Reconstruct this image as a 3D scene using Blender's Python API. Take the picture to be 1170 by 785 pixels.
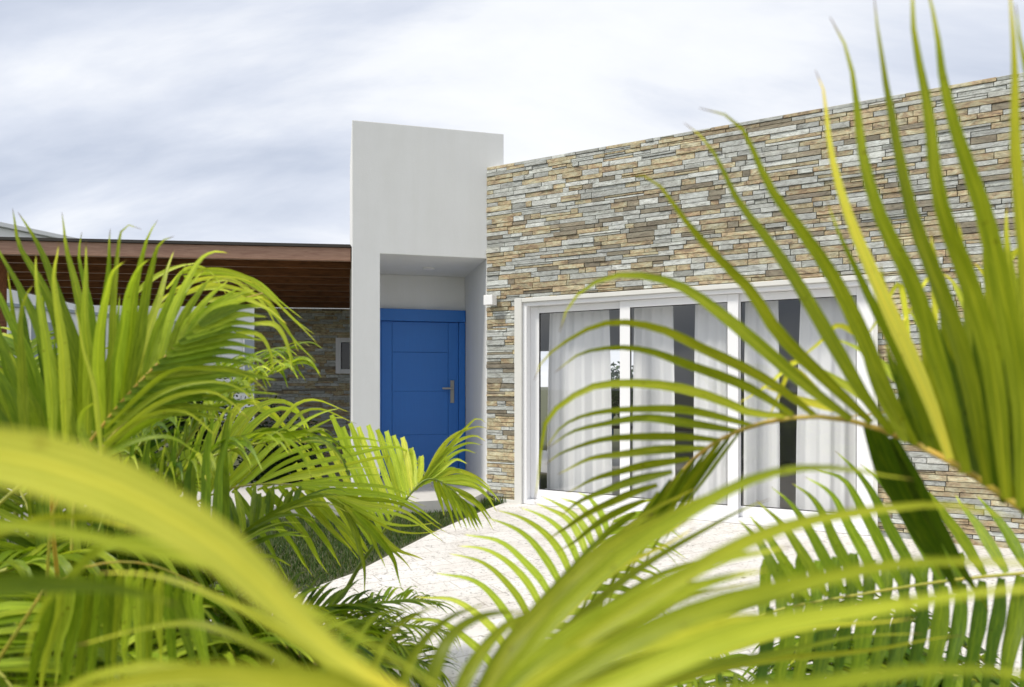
import bpy, bmesh, math, random
from mathutils import Vector, Matrix, noise
R = math.radians
random.seed(7)
for o in list(bpy.data.objects): bpy.data.objects.remove(o)
S = bpy.context.scene
COL = S.collection
EYE = 1.30; F = 780.0; CX = 585.0; HY = 441.0

# ------------------------------------------------------------------ camera
cam_d = bpy.data.cameras.new('camera'); cam = bpy.data.objects.new('camera', cam_d); COL.objects.link(cam)
cam.location = (0, 0, EYE); cam.rotation_euler = (R(90), 0, 0)
cam_d.sensor_width = 36; cam_d.lens = 24.0; cam_d.shift_y = 48.5/1170
cam_d.clip_start = 0.05; cam_d.clip_end = 2000
cam_d.dof.use_dof = True; cam_d.dof.focus_distance = 5.8; cam_d.dof.aperture_fstop = 2.8
S.camera = cam

# ------------------------------------------------------------------ world
SUN_EL, SUN_AZ = R(52), R(-112)          # azimuth measured from +Y towards +X
w = bpy.data.worlds.new('World'); S.world = w; w.use_nodes = True
nt = w.node_tree; nt.nodes.clear()
def N(nt, t, **k):
    n = nt.nodes.new(t)
    for a, b in k.items():
        if a.startswith('i_'): n.inputs[int(a[2:])].default_value = b
        else: setattr(n, a, b)
    return n
L = nt.links.new
out = N(nt, 'ShaderNodeOutputWorld')
sky = N(nt, 'ShaderNodeTexSky', sky_type='NISHITA', sun_disc=False, sun_elevation=SUN_EL, sun_rotation=SUN_AZ)
bg1 = N(nt, 'ShaderNodeBackground'); bg1.inputs[1].default_value = 0.11; L(sky.outputs[0], bg1.inputs[0])
tc = N(nt, 'ShaderNodeTexCoord')
sep = N(nt, 'ShaderNodeSeparateXYZ'); L(tc.outputs['Generated'], sep.inputs[0])
zc = N(nt, 'ShaderNodeMath', operation='MAXIMUM'); L(sep.outputs[2], zc.inputs[0]); zc.inputs[1].default_value = 0.0
za = N(nt, 'ShaderNodeMath', operation='ADD'); L(zc.outputs[0], za.inputs[0]); za.inputs[1].default_value = 0.32
dx = N(nt, 'ShaderNodeMath', operation='DIVIDE'); L(sep.outputs[0], dx.inputs[0]); L(za.outputs[0], dx.inputs[1])
dy = N(nt, 'ShaderNodeMath', operation='DIVIDE'); L(sep.outputs[1], dy.inputs[0]); L(za.outputs[0], dy.inputs[1])
cmb = N(nt, 'ShaderNodeCombineXYZ'); L(dx.outputs[0], cmb.inputs[0]); L(dy.outputs[0], cmb.inputs[1])
mp = N(nt, 'ShaderNodeMapping'); mp.inputs['Rotation'].default_value = (0, 0, R(-28)); mp.inputs['Scale'].default_value = (0.8, 1.9, 1); mp.inputs['Location'].default_value = (0.35, 1.7, 0)
L(cmb.outputs[0], mp.inputs[0])
n1 = N(nt, 'ShaderNodeTexNoise'); n1.inputs['Scale'].default_value = 1.1; n1.inputs['Detail'].default_value = 7; n1.inputs['Roughness'].default_value = 0.56; n1.inputs['Distortion'].default_value = 0.35
L(mp.outputs[0], n1.inputs['Vector'])
n2 = N(nt, 'ShaderNodeTexNoise'); n2.inputs['Scale'].default_value = 0.55; n2.inputs['Detail'].default_value = 2
L(mp.outputs[0], n2.inputs['Vector'])
# broad brightening of the cloud deck towards the right of view
gr = N(nt, 'ShaderNodeMath', operation='MULTIPLY'); L(sep.outputs[0], gr.inputs[0]); gr.inputs[1].default_value = 0.16
s1 = N(nt, 'ShaderNodeMath', operation='MULTIPLY_ADD'); L(n2.outputs[0], s1.inputs[0]); s1.inputs[1].default_value = 0.5; L(gr.outputs[0], s1.inputs[2])
s2 = N(nt, 'ShaderNodeMath', operation='MULTIPLY_ADD'); L(n1.outputs[0], s2.inputs[0]); s2.inputs[1].default_value = 1.05; L(s1.outputs[0], s2.inputs[2])
rp = N(nt, 'ShaderNodeValToRGB'); L(s2.outputs[0], rp.inputs[0])
e = rp.color_ramp.elements
e[0].position = 0.50; e[0].color = (0.46, 0.515, 0.63, 1)
e[1].position = 0.97; e[1].color = (0.93, 0.945, 0.97, 1)
m = rp.color_ramp.elements.new(0.68); m.color = (0.66, 0.70, 0.79, 1)
m = rp.color_ramp.elements.new(0.79); m.color = (0.83, 0.85, 0.89, 1)
bg2 = N(nt, 'ShaderNodeBackground'); bg2.inputs[1].default_value = 1.0; L(rp.outputs[0], bg2.inputs[0])
mx = N(nt, 'ShaderNodeMixShader'); mx.inputs[0].default_value = 0.93
L(bg1.outputs[0], mx.inputs[1]); L(bg2.outputs[0], mx.inputs[2]); L(mx.outputs[0], out.inputs[0])
# ------------------------------------------------------------------ sun (veiled by cloud)
sd = bpy.data.lights.new('sun', 'SUN'); so = bpy.data.objects.new('sun', sd); COL.objects.link(so)
sd.energy = 3.0; sd.angle = R(12); sd.color = (1.0, 0.95, 0.86)
sv = Vector((math.sin(SUN_AZ)*math.cos(SUN_EL), math.cos(SUN_AZ)*math.cos(SUN_EL), math.sin(SUN_EL)))
so.rotation_euler = sv.to_track_quat('Z', 'Y').to_euler(); so.location = (3, 3, 12)
S.view_settings.view_transform = 'Standard'; S.view_settings.look = 'None'
S.view_settings.exposure = 0.25; S.view_settings.gamma = 1; S.view_settings.use_curve_mapping = False
S.render.engine = 'CYCLES'
S.cycles.max_bounces = 10; S.cycles.diffuse_bounces = 5; S.cycles.transparent_max_bounces = 24

# ------------------------------------------------------------------ helpers
def at(x, y, d):                      # a point d metres into the scene that the photograph shows at x, y
    return Vector(((x-CX)/F*d, d, EYE+(HY-y)/F*d))
def gp(x, y, z=0.0):                  # same, on a horizontal surface
    d = (EYE-z)*F/(y-HY); return at(x, y, d)

def tag(o, label=None, cat=None, group=None, kind=None):
    if label: o['label'] = label
    if cat: o['category'] = cat
    if group: o['group'] = group
    if kind: o['kind'] = kind
    return o
def empty(name, loc, label=None, cat=None, group=None):
    o = bpy.data.objects.new(name, None); COL.objects.link(o); o.location = loc; o.empty_display_size = 0.1
    return tag(o, label, cat, group)

class MB:
    def __init__(s): s.v = []; s.f = []; s.c = []; s.uv = []; s.m = []
    def quad(s, a, b, c, d, col=(0, 0, 0)):
        i = len(s.v); s.v += [tuple(a), tuple(b), tuple(c), tuple(d)]; s.f.append((i, i+1, i+2, i+3)); s.c += [col]*4; s.uv += [(0, 0)]*4
    def box(s, o, ax, ay, az, col=(0, 0, 0)):      # corner o and three edge vectors
        o, ax, ay, az = Vector(o), Vector(ax), Vector(ay), Vector(az)
        if ax.cross(ay).dot(az) < 0: ax, ay = ay, ax
        i = len(s.v)
        p = [o, o+ax, o+ax+ay, o+ay, o+az, o+ax+az, o+ax+ay+az, o+ay+az]
        s.v += [tuple(q) for q in p]; s.c += [col]*8; s.uv += [(0, 0)]*8
        for f in ((0, 3, 2, 1), (4, 5, 6, 7), (0, 1, 5, 4), (1, 2, 6, 5), (2, 3, 7, 6), (3, 0, 4, 7)):
            s.f.append(tuple(i+k for k in f))
    def tube(s, pts, rad, n=8, col=(0, 0, 0), cap=True):
        pts = [Vector(p) for p in pts]; i0 = len(s.v); k = len(pts)
        for j, p in enumerate(pts):
            t = (pts[min(j+1, k-1)]-pts[max(j-1, 0)]).normalized()
            a = t.cross(Vector((0.13, 0.21, 1))).normalized()
            if a.length < .1: a = Vector((1, 0, 0))
            b = t.cross(a).normalized()
            r = rad[j] if isinstance(rad, (list, tuple)) else rad
            for q in range(n):
                th = 2*math.pi*q/n
                s.v.append(tuple(p+a*(r*math.cos(th))+b*(r*math.sin(th)))); s.c.append((col[0], j/(k-1), col[2])); s.uv.append((q/n, j/(k-1)))
        for j in range(k-1):
            for q in range(n):
                s.f.append((i0+j*n+q, i0+j*n+(q+1) % n, i0+(j+1)*n+(q+1) % n, i0+(j+1)*n+q))
        if cap:
            s.f.append(tuple(i0+q for q in reversed(range(n)))); s.f.append(tuple(i0+(k-1)*n+q for q in range(n)))
    def build(s, name, mat, parent=None, smooth=False, bevel=0, loc=None):
        me = bpy.data.meshes.new(name)
        off = Vector((0, 0, 0))
        if parent is not None:
            p = parent
            while p is not None: off += p.location; p = p.parent
        if loc is not None: off = Vector(loc)
        me.from_pydata([tuple(Vector(q)-off) for q in s.v], [], s.f)
        ca = me.color_attributes.new('tone', 'FLOAT_COLOR', 'POINT')
        flat = []
        for c in s.c: flat += [c[0], c[1], c[2], 1.0]
        ca.data.foreach_set('color', flat)
        uvl = me.uv_layers.new(name='UVMap')
        li = [0]*len(me.loops); me.loops.foreach_get('vertex_index', li)
        fl = []
        for i in li: fl += s.uv[i]
        uvl.data.foreach_set('uv', fl)
        me.materials.append(mat)
        o = bpy.data.objects.new(name, me); COL.objects.link(o)
        if parent is not None: o.parent = parent
        elif loc is not None: o.location = loc
        if smooth: me.polygons.foreach_set('use_smooth', [True]*len(me.polygons))
        if bevel:
            b = o.modifiers.new('bevel', 'BEVEL'); b.width = bevel; b.segments = 2; b.limit_method = 'ANGLE'
        me.update(); return o

# ------------------------------------------------------------------ materials
def mat(name): 
    m = bpy.data.materials.new(name); m.use_nodes = True; n = m.node_tree; n.nodes.clear()
    o = N(n, 'ShaderNodeOutputMaterial'); b = N(n, 'ShaderNodeBsdfPrincipled'); n.links.new(b.outputs[0], o.inputs[0])
    return m, n, b, o
def ramp(n, src, stops):
    r = N(n, 'ShaderNodeValToRGB'); n.links.new(src, r.inputs[0]); el = r.color_ramp.elements
    for i, (p, c) in enumerate(stops):
        x = el[i] if i < 2 else el.new(p)
        x.position = p; x.color = (c[0], c[1], c[2], 1)
    return r.outputs[0]
def noise_n(n, scale, detail=4, rough=.5, vec=None, dist=0):
    t = N(n, 'ShaderNodeTexNoise'); t.inputs['Scale'].default_value = scale; t.inputs['Detail'].default_value = detail
    t.inputs['Roughness'].default_value = rough; t.inputs['Distortion'].default_value = dist
    if vec is None:
        c = N(n, 'ShaderNodeTexCoord'); vec = c.outputs['Object']
    n.links.new(vec, t.inputs['Vector']); return t.outputs[0]
def mixc(n, fac, a, b, mode='MIX'):
    x = N(n, 'ShaderNodeMix', data_type='RGBA', blend_type=mode)
    for s, v in ((0, fac), (6, a), (7, b)):
        if hasattr(v, 'links'): n.links.new(v, x.inputs[s])
        elif s == 0: x.inputs[s].default_value = v
        else: x.inputs[s].default_value = (v[0], v[1], v[2], 1)
    return x.outputs[2]
def bump(n, b, h, strength=.3, dist=.01):
    x = N(n, 'ShaderNodeBump'); x.inputs['Strength'].default_value = strength; x.inputs['Distance'].default_value = dist
    n.links.new(h, x.inputs['Height']); n.links.new(x.outputs[0], b.inputs['Normal'])
def simple(name, col, rough=.5, var=.08, scale=6, bs=.1, bscale=60, metal=0, spec=.5):
    m, n, b, o = mat(name)
    f = noise_n(n, scale, 5, .6)
    c = mixc(n, f, [x*(1-var) for x in col], [x*(1+var) for x in col])
    n.links.new(c, b.inputs['Base Color']); b.inputs['Roughness'].default_value = rough; b.inputs['Metallic'].default_value = metal
    b.inputs['Specular IOR Level'].default_value = spec
    if bs: bump(n, b, noise_n(n, bscale, 3), bs, .004)
    return m

M = {}
M['stucco'] = simple('white_stucco', (.75, .755, .75), .85, .045, 2.6, .35, 90, spec=.2)
M['trim'] = simple('cream_trim', (.66, .655, .62), .8, .06, 9, .3, 70, spec=.2)
M['upvc'] = simple('white_frame', (.80, .80, .81), .35, .02, 3, 0)
M['gasket'] = simple('dark_gasket', (.03, .03, .035), .6, .05, 3, 0)
M['slab'] = simple('pale_stone_slab', (.56, .54, .51), .85, .14, 7, .4, 60, spec=.2)
M['steel'] = simple('brushed_steel', (.28, .275, .26), .38, .05, 20, 0, metal=1)
M['lampw'] = simple('lamp_white', (.82, .82, .82), .45, .02, 3, 0)
M['mat'] = simple('doormat_coir', (.12, .035, .025), .95, .3, 90, .8, 250)
M['roomw'] = simple('room_paint', (.42, .42, .41), .8, .03, 2, 0)
M['roomf'] = simple('room_floor_tile', (.30, .28, .25), .3, .06, 2, 0)
M['darkw'] = simple('dark_furniture', (.05, .035, .025), .4, .2, 12, 0)
M['bluef'] = simple('blue_cushion', (.05, .16, .38), .9, .1, 30, .2)
M['neigh'] = simple('neighbour_render', (.70, .715, .73), .85, .05, .7, .2, 40)
M['shade'] = simple('grey_louvre', (.26, .30, .35), .5, .05, 3, 0)
M['soil'] = simple('ground_soil', (.07, .075, .035), .95, .35, 3, .6, 30)

def streak():
    m = M['stucco']; n = m.node_tree; b = [x for x in n.nodes if x.type == 'BSDF_PRINCIPLED'][0]
    src = b.inputs['Base Color'].links[0].from_socket
    tcx = N(n, 'ShaderNodeTexCoord'); mpx = N(n, 'ShaderNodeMapping'); mpx.inputs['Scale'].default_value = (3, 3, .5); n.links.new(tcx.outputs['Object'], mpx.inputs[0])
    f = ramp(n, noise_n(n, 1.3, 6, .7, mpx.outputs[0]), [(.34, (.965, .965, .955)), (.60, (1, 1, 1))])
    n.links.new(mixc(n, 1.0, src, f, 'MULTIPLY'), b.inputs['Base Color'])
streak()
# door paint: blue, brushed vertical grain
def door_mat():
    m, n, b, o = mat('blue_door_paint')
    tcx = N(n, 'ShaderNodeTexCoord'); mpx = N(n, 'ShaderNodeMapping'); mpx.inputs['Scale'].default_value = (40, 40, 2.2)
    n.links.new(tcx.outputs['Object'], mpx.inputs[0])
    g = noise_n(n, 1.6, 4, .6, mpx.outputs[0])
    big = noise_n(n, 1.8, 3)
    c = mixc(n, g, (.008, .125, .46), (.013, .165, .56))
    c = mixc(n, .35, c, mixc(n, big, (.008, .12, .44), (.014, .17, .58)))
    n.links.new(c, b.inputs['Base Color']); b.inputs['Roughness'].default_value = .42
    bump(n, b, g, .12, .003); return m
M['door'] = door_mat()

def wood_mat(name, a, c2, sx=(1.2, 30, 30), rough=.5):
    m, n, b, o = mat(name)
    tcx = N(n, 'ShaderNodeTexCoord'); mpx = N(n, 'ShaderNodeMapping'); mpx.inputs['Scale'].default_value = sx
    n.links.new(tcx.outputs['Object'], mpx.inputs[0])
    g = noise_n(n, 1.5, 6, .65, mpx.outputs[0], .6)
    n.links.new(ramp(n, g, [(.3, a), (.7, c2)]), b.inputs['Base Color']); b.inputs['Roughness'].default_value = rough
    bump(n, b, g, .3, .004); return m
M['beam'] = wood_mat('varnished_beam', (.27, .14, .09), (.42, .25, .17), rough=.45)
M['rafter'] = wood_mat('dark_rafter', (.10, .038, .016), (.30, .12, .045), rough=.4)
M['roofing'] = simple('roof_felt', (.05, .045, .04), .9, .2, 4, .2)

def stone_mat():
    m, n, b, o = mat('split_face_ledge_stone')
    a = N(n, 'ShaderNodeAttribute', attribute_name='tone'); sp = N(n, 'ShaderNodeSeparateColor'); n.links.new(a.outputs['Color'], sp.inputs[0])
    tcx = N(n, 'ShaderNodeTexCoord'); mpx = N(n, 'ShaderNodeMapping'); mpx.inputs['Scale'].default_value = (1, 1, 2.2)
    n.links.new(tcx.outputs['Object'], mpx.inputs[0])
    # each stone samples the rust field from a different place
    off = N(n, 'ShaderNodeVectorMath', operation='ADD'); n.links.new(mpx.outputs[0], off.inputs[0])
    sc = N(n, 'ShaderNodeVectorMath', operation='SCALE'); sc.inputs['Scale'].default_value = 37.0; n.links.new(a.outputs['Color'], sc.inputs[0]); n.links.new(sc.outputs[0], off.inputs[1])
    base = ramp(n, sp.outputs[0], [(0.0, (.10, .09, .075)), (1.0, (.36, .33, .24)), (.10, (.14, .12, .09)), (.13, (.25, .275, .275)), (.30, (.33, .36, .37)),
                                   (.45, (.40, .43, .43)), (.50, (.25, .25, .19)), (.62, (.31, .29, .20)), (.74, (.345, .305, .20)), (.80, (.27, .19, .115)), (.90, (.22, .15, .095)), (.93, (.42, .39, .28))])
    f1 = noise_n(n, 11, 7, .78, off.outputs[0], .8)
    rust = ramp(n, noise_n(n, 6.5, 6, .74, off.outputs[0], 1.0), [(.32, (.06, .04, .03)), (.74, (.44, .44, .38)), (.39, (.16, .105, .06)), (.45, (.29, .195, .11)), (.51, (.31, .265, .15)), (.60, (.36, .34, .235))])
    # how much mottling a stone carries
    fm = N(n, 'ShaderNodeMapRange'); n.links.new(sp.outputs[0], fm.inputs[0]); fm.inputs[1].default_value = .44; fm.inputs[2].default_value = .52; fm.inputs[3].default_value = .06; fm.inputs[4].default_value = .80; fm.inputs[3].default_value = .16
    c = mixc(n, fm.outputs[0], base, rust)
    v = ramp(n, f1, [(.36, (.36, .34, .32)), (.66, (1.4, 1.4, 1.4)), (.46, (.85, .84, .82))])
    c = mixc(n, .85, c, v, 'MULTIPLY')
    br = N(n, 'ShaderNodeMapRange'); n.links.new(sp.outputs[2], br.inputs[0]); br.inputs[3].default_value = 1.15; br.inputs[4].default_value = 1.75
    c = mixc(n, .14, c, (.25, .24, .18)); x = N(n, 'ShaderNodeVectorMath', operation='SCALE'); n.links.new(c, x.inputs[0]); n.links.new(br.outputs[0], x.inputs['Scale'])
    n.links.new(x.outputs[0], b.inputs['Base Color'])
    b.inputs['Roughness'].default_value = .75
    bump(n, b, noise_n(n, 32, 6, .7, off.outputs[0], .5), .75, .012)
    return m
M['stone'] = stone_mat()
M['mortar'] = simple('mortar', (.17, .155, .125), .95, .2, 20, .2)

def paving_mat():
    m, n, b, o = mat('coral_stone_paving')
    tcx = N(n, 'ShaderNodeTexCoord'); mpx = N(n, 'ShaderNodeMapping'); mpx.inputs['Rotation'].default_value = (0, 0, R(-28.5))
    n.links.new(tcx.outputs['Object'], mpx.inputs[0])
    br = N(n, 'ShaderNodeTexBrick'); n.links.new(mpx.outputs[0], br.inputs['Vector'])
    br.inputs['Color1'].default_value = (.70, .68, .655, 1); br.inputs['Color2'].default_value = (.65, .63, .60, 1); br.inputs['Mortar'].default_value = (.50, .47, .43, 1)
    br.inputs['Scale'].default_value = 1; br.inputs['Mortar Size'].default_value = .006; br.inputs['Brick Width'].default_value = .4; br.inputs['Row Height'].default_value = .2; br.inputs['Bias'].default_value = -.2
    br.inputs['Mortar Smooth'].default_value = .5
    pits = noise_n(n, 34, 5, .7, None, 1.2)
    pm = ramp(n, pits, [(.36, (0, 0, 0)), (.43, (1, 1, 1))])
    c = mixc(n, pm, (.27, .25, .22), br.outputs[0])
    st = ramp(n, noise_n(n, 2.1, 5, .7), [(.30, (.84, .80, .75)), (.62, (1.05, 1.05, 1.05))])
    c = mixc(n, .8, c, st, 'MULTIPLY')
    n.links.new(c, b.inputs['Base Color']); b.inputs['Roughness'].default_value = .85
    bump(n, b, pm, .6, .004); return m
M['paving'] = paving_mat()

def leaf_mat(name, stops, trans=.4, rough=.38):
    m, n, b, o = mat(name)
    a = N(n, 'ShaderNodeAttribute', attribute_name='tone'); sp = N(n, 'ShaderNodeSeparateColor'); n.links.new(a.outputs['Color'], sp.inputs[0])
    uv = N(n, 'ShaderNodeUVMap', uv_map='UVMap'); mpx = N(n, 'ShaderNodeMapping'); mpx.inputs['Scale'].default_value = (9, .9, 1)
    n.links.new(uv.outputs[0], mpx.inputs[0])
    ad = N(n, 'ShaderNodeVectorMath', operation='ADD'); n.links.new(mpx.outputs[0], ad.inputs[0])
    sc = N(n, 'ShaderNodeVectorMath', operation='SCALE'); sc.inputs['Scale'].default_value = 50; n.links.new(a.outputs['Color'], sc.inputs[0])
    c1 = N(n, 'ShaderNodeCombineXYZ'); n.links.new(sp.outputs[2], c1.inputs[2])
    sc2 = N(n, 'ShaderNodeVectorMath', operation='SCALE'); sc2.inputs['Scale'].default_value = 50; n.links.new(c1.outputs[0], sc2.inputs[0]); n.links.new(sc2.outputs[0], ad.inputs[1])
    st = noise_n(n, 1.6, 3, .6, ad.outputs[0])
    # tone: per-leaf tint, older towards the tip
    t1 = N(n, 'ShaderNodeMath', operation='MULTIPLY_ADD'); n.links.new(st, t1.inputs[0]); t1.inputs[1].default_value = .36; n.links.new(sp.outputs[0], t1.inputs[2])
    t0 = N(n, 'ShaderNodeMath', operation='SUBTRACT'); n.links.new(t1.outputs[0], t0.inputs[0]); t0.inputs[1].default_value = .16
    tip = N(n, 'ShaderNodeMapRange'); n.links.new(sp.outputs[1], tip.inputs[0]); tip.inputs[1].default_value = .82; tip.inputs[2].default_value = 1.0; tip.inputs[3].default_value = 0; tip.inputs[4].default_value = .20
    t2 = N(n, 'ShaderNodeMath', operation='ADD'); n.links.new(t0.outputs[0], t2.inputs[0]); n.links.new(tip.outputs[0], t2.inputs[1])
    c = ramp(n, t2.outputs[0], stops)
    su = N(n, 'ShaderNodeSeparateXYZ'); n.links.new(uv.outputs[0], su.inputs[0])
    q1 = N(n, 'ShaderNodeMath', operation='SUBTRACT'); n.links.new(su.outputs[0], q1.inputs[0]); q1.inputs[1].default_value = .5
    q2 = N(n, 'ShaderNodeMath', operation='ABSOLUTE'); n.links.new(q1.outputs[0], q2.inputs[0])
    q3 = N(n, 'ShaderNodeMapRange'); n.links.new(q2.outputs[0], q3.inputs[0]); q3.inputs[1].default_value = .015; q3.inputs[2].default_value = .06; q3.inputs[3].default_value = .55; q3.inputs[4].default_value = 0
    c = mixc(n, q3.outputs[0], c, mixc(n, 1.0, c, (1.7, 1.5, 1.3), 'MULTIPLY'))
    q4 = N(n, 'ShaderNodeMath', operation='MULTIPLY_ADD'); n.links.new(st, q4.inputs[0]); q4.inputs[1].default_value = .10; n.links.new(sp.outputs[1], q4.inputs[2])
    q5 = N(n, 'ShaderNodeMapRange'); n.links.new(q4.outputs[0], q5.inputs[0]); q5.inputs[1].default_value = 1.005; q5.inputs[2].default_value = 1.035
    c = mixc(n, q5.outputs[0], c, (.22, .13, .05))
    sp_ = noise_n(n, 90, 2, .5); q6 = ramp(n, sp_, [(.25, (.5, .42, .3)), (.31, (1, 1, 1))])
    c = mixc(n, .8, c, q6, 'MULTIPLY')
    hu = N(n, 'ShaderNodeMapRange'); n.links.new(sp.outputs[2], hu.inputs[0]); hu.inputs[3].default_value = 0; hu.inputs[4].default_value = 1
    c = mixc(n, hu.outputs[0], mixc(n, 1.0, c, (.86, 1.03, 1.0), 'MULTIPLY'), mixc(n, 1.0, c, (1.16, .97, .85), 'MULTIPLY'))
    n.links.new(c, b.inputs['Base Color']); b.inputs['Roughness'].default_value = rough; b.inputs['Specular IOR Level'].default_value = .24
    wv = N(n, 'ShaderNodeTexWave', wave_type='BANDS', bands_direction='X'); wv.inputs['Scale'].default_value = 2.2; n.links.new(uv.outputs[0], wv.inputs['Vector'])
    bump(n, b, wv.outputs[1], .25, .002)
    tr = N(n, 'ShaderNodeBsdfTranslucent')
    cc = mixc(n, 1.0, c, (1.12, 1.12, .65), 'MULTIPLY'); n.links.new(cc, tr.inputs[0])
    mxs = N(n, 'ShaderNodeMixShader'); mxs.inputs[0].default_value = trans
    n.links.new(b.outputs[0], mxs.inputs[1]); n.links.new(tr.outputs[0], mxs.inputs[2]); n.links.new(mxs.outputs[0], o.inputs[0])
    return m
M['palm'] = leaf_mat('areca_leaf', [(0, (.022, .05, .005)), (1, (.90, .74, .06)), (.27, (.062, .125, .005)), (.45, (.205, .275, .011)), (.62, (.48, .54, .045)), (.80, (.74, .755, .11))])
M['dark'] = leaf_mat('shrub_leaf', [(0, (.006, .02, .006)), (1, (.06, .11, .02)), (.5, (.02, .05, .012))], .2)
M['grass'] = leaf_mat('grass_blade', [(0, (.015, .045, .008)), (1, (.18, .20, .06)), (.5, (.045, .10, .015))], .25)
def stalk_mat():
    m, n, b, o = mat('palm_stalk')
    a = N(n, 'ShaderNodeAttribute', attribute_name='tone'); sp = N(n, 'ShaderNodeSeparateColor'); n.links.new(a.outputs['Color'], sp.inputs[0])
    f = noise_n(n, 26, 5, .7)
    ad = N(n, 'ShaderNodeMath', operation='MULTIPLY_ADD'); n.links.new(f, ad.inputs[0]); ad.inputs[1].default_value = .5; n.links.new(sp.outputs[0], ad.inputs[2])
    n.links.new(ramp(n, ad.outputs[0], [(.2, (.10, .19, .02)), (1.1, (.55, .26, .03)), (.55, (.40, .40, .05)), (.75, (.60, .38, .05)), (.9, (.42, .17, .03))]), b.inputs['Base Color'])
    b.inputs['Roughness'].default_value = .45; return m
M['stalk'] = stalk_mat()

def glass_mat():
    m, n, b, o = mat('window_glass')
    n.nodes.remove(b)
    tr = N(n, 'ShaderNodeBsdfTransparent'); tr.inputs[0].default_value = (.985, .99, .99, 1)
    gl = N(n, 'ShaderNodeBsdfGlossy'); gl.inputs['Roughness'].default_value = 0.015; gl.inputs[0].default_value = (1, 1, 1, 1)
    ge = N(n, 'ShaderNodeNewGeometry'); dt = N(n, 'ShaderNodeVectorMath', operation='DOT_PRODUCT')
    n.links.new(ge.outputs['Incoming'], dt.inputs[0]); n.links.new(ge.outputs['Normal'], dt.inputs[1])
    ab = N(n, 'ShaderNodeMath', operation='ABSOLUTE'); n.links.new(dt.outputs['Value'], ab.inputs[0])
    om = N(n, 'ShaderNodeMath', operation='SUBTRACT'); om.inputs[0].default_value = 1; n.links.new(ab.outputs[0], om.inputs[1])
    pw5 = N(n, 'ShaderNodeMath', operation='POWER'); n.links.new(om.outputs[0], pw5.inputs[0]); pw5.inputs[1].default_value = 5
    mu = N(n, 'ShaderNodeMath', operation='MULTIPLY_ADD'); n.links.new(pw5.outputs[0], mu.inputs[0]); mu.inputs[1].default_value = .9; mu.inputs[2].default_value = .085
    x = N(n, 'ShaderNodeMixShader'); n.links.new(mu.outputs[0], x.inputs[0]); n.links.new(tr.outputs[0], x.inputs[1]); n.links.new(gl.outputs[0], x.inputs[2])
    n.links.new(x.outputs[0], o.inputs[0]); return m
M['glass'] = glass_mat()
def curtain_mat():
    m, n, b, o = mat('sheer_curtain')
    c = mixc(n, noise_n(n, 5, 3), (.86, .865, .87), (.91, .91, .91))
    n.links.new(c, b.inputs['Base Color']); b.inputs['Roughness'].default_value = .9
    tr = N(n, 'ShaderNodeBsdfTranslucent'); tr.inputs[0].default_value = (.85, .86, .88, 1)
    x = N(n, 'ShaderNodeMixShader'); x.inputs[0].default_value = .22
    n.links.new(b.outputs[0], x.inputs[1]); n.links.new(tr.outputs[0], x.inputs[2])
    n.links.new(x.outputs[0], o.inputs[0]); return m
M['curtain'] = curtain_mat()
M['darkglass'] = simple('dark_window_glass', (.015, .018, .02), .08, .02, 3, 0)

UP = Vector((0, 0, 1))
# ------------------------------------------------------------------ ground
def gz(x, y):
    k = max(0, min(1, (y-8.7)/.8))*max(0, min(1, (-1.6-x)/.4))*max(0, min(1, (15.5-y)/2.0))*max(0, min(1, (x+9)/2))
    k = k*k*(3-2*k)
    return -0.012-0.5*k
g = MB(); xs = [-400, -120, -40, -20, -12] + [-10+.4*i for i in range(23)] + [-.8, 2, 6, 14, 40, 120, 400]; ys = [-120, -30, -8, 0, 4, 8] + [8.4+.4*i for i in range(22)] + [20, 40, 120, 400, 900]
for y in ys:
    for x in xs: g.v.append((x, y, gz(x, y))); g.c.append((.5, .5, .5)); g.uv.append((0, 0))
nx = len(xs)
for j in range(len(ys)-1):
    for i in range(nx-1): g.f.append((j*nx+i, j*nx+i+1, (j+1)*nx+i+1, (j+1)*nx+i))
tag(g.build('ground', M['soil'], smooth=True), kind='structure')

# house frame of reference
C0 = Vector((-.289, 7.78, 0))
TD = Vector((.9694, .2455, 0)); TB = Vector((-.2455, .9694, 0))     # tower face direction, depth direction
WD = Vector((.879, -.4765, 0)).normalized(); WB = Vector((WD.y*-1, WD.x, 0)).normalized()   # stone wall direction, inward
if WB.y < 0: WB = -WB
def tw(s, dpt, z): return C0+TD*s+TB*dpt+UP*z
def ww(t, dpt, z): return C0+WD*t+WB*dpt+UP*z

# path
edge = [(-.06, 7.66), (-.30, 7.12), (-.67, 6.15), (-.90, 5.40), (-1.10, 4.74), (-1.42, 4.15), (-1.75, 3.7), (-1.95, 3.0), (-2.05, 2.2), (-2.1, 1.2)]
pth = MB()
right = [(7.0, 3.84), (7.2, 3.2), (7.2, 2.8), (7.2, 2.5), (7.2, 2.3), (7.2, 2.0), (7.2, 1.8), (7.2, 1.6), (7.2, 1.4), (7.2, 1.2)]
for (ax, ay), (bx, by) in zip(edge, right):
    for k in range(2):
        x, y = ((ax, ay), (bx, by))[k]; pth.v.append((x, y, 0.0)); pth.c.append((0, 0, 0)); pth.uv.append((0, 0))
for i in range(len(edge)-1): pth.f.append((2*i, 2*i+2, 2*i+3, 2*i+1))
po = pth.build('paved_path', M['paving'])
sol = po.modifiers.new('solid', 'SOLIDIFY'); sol.thickness = .05; sol.offset = -1
tag(po, kind='structure')

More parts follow.
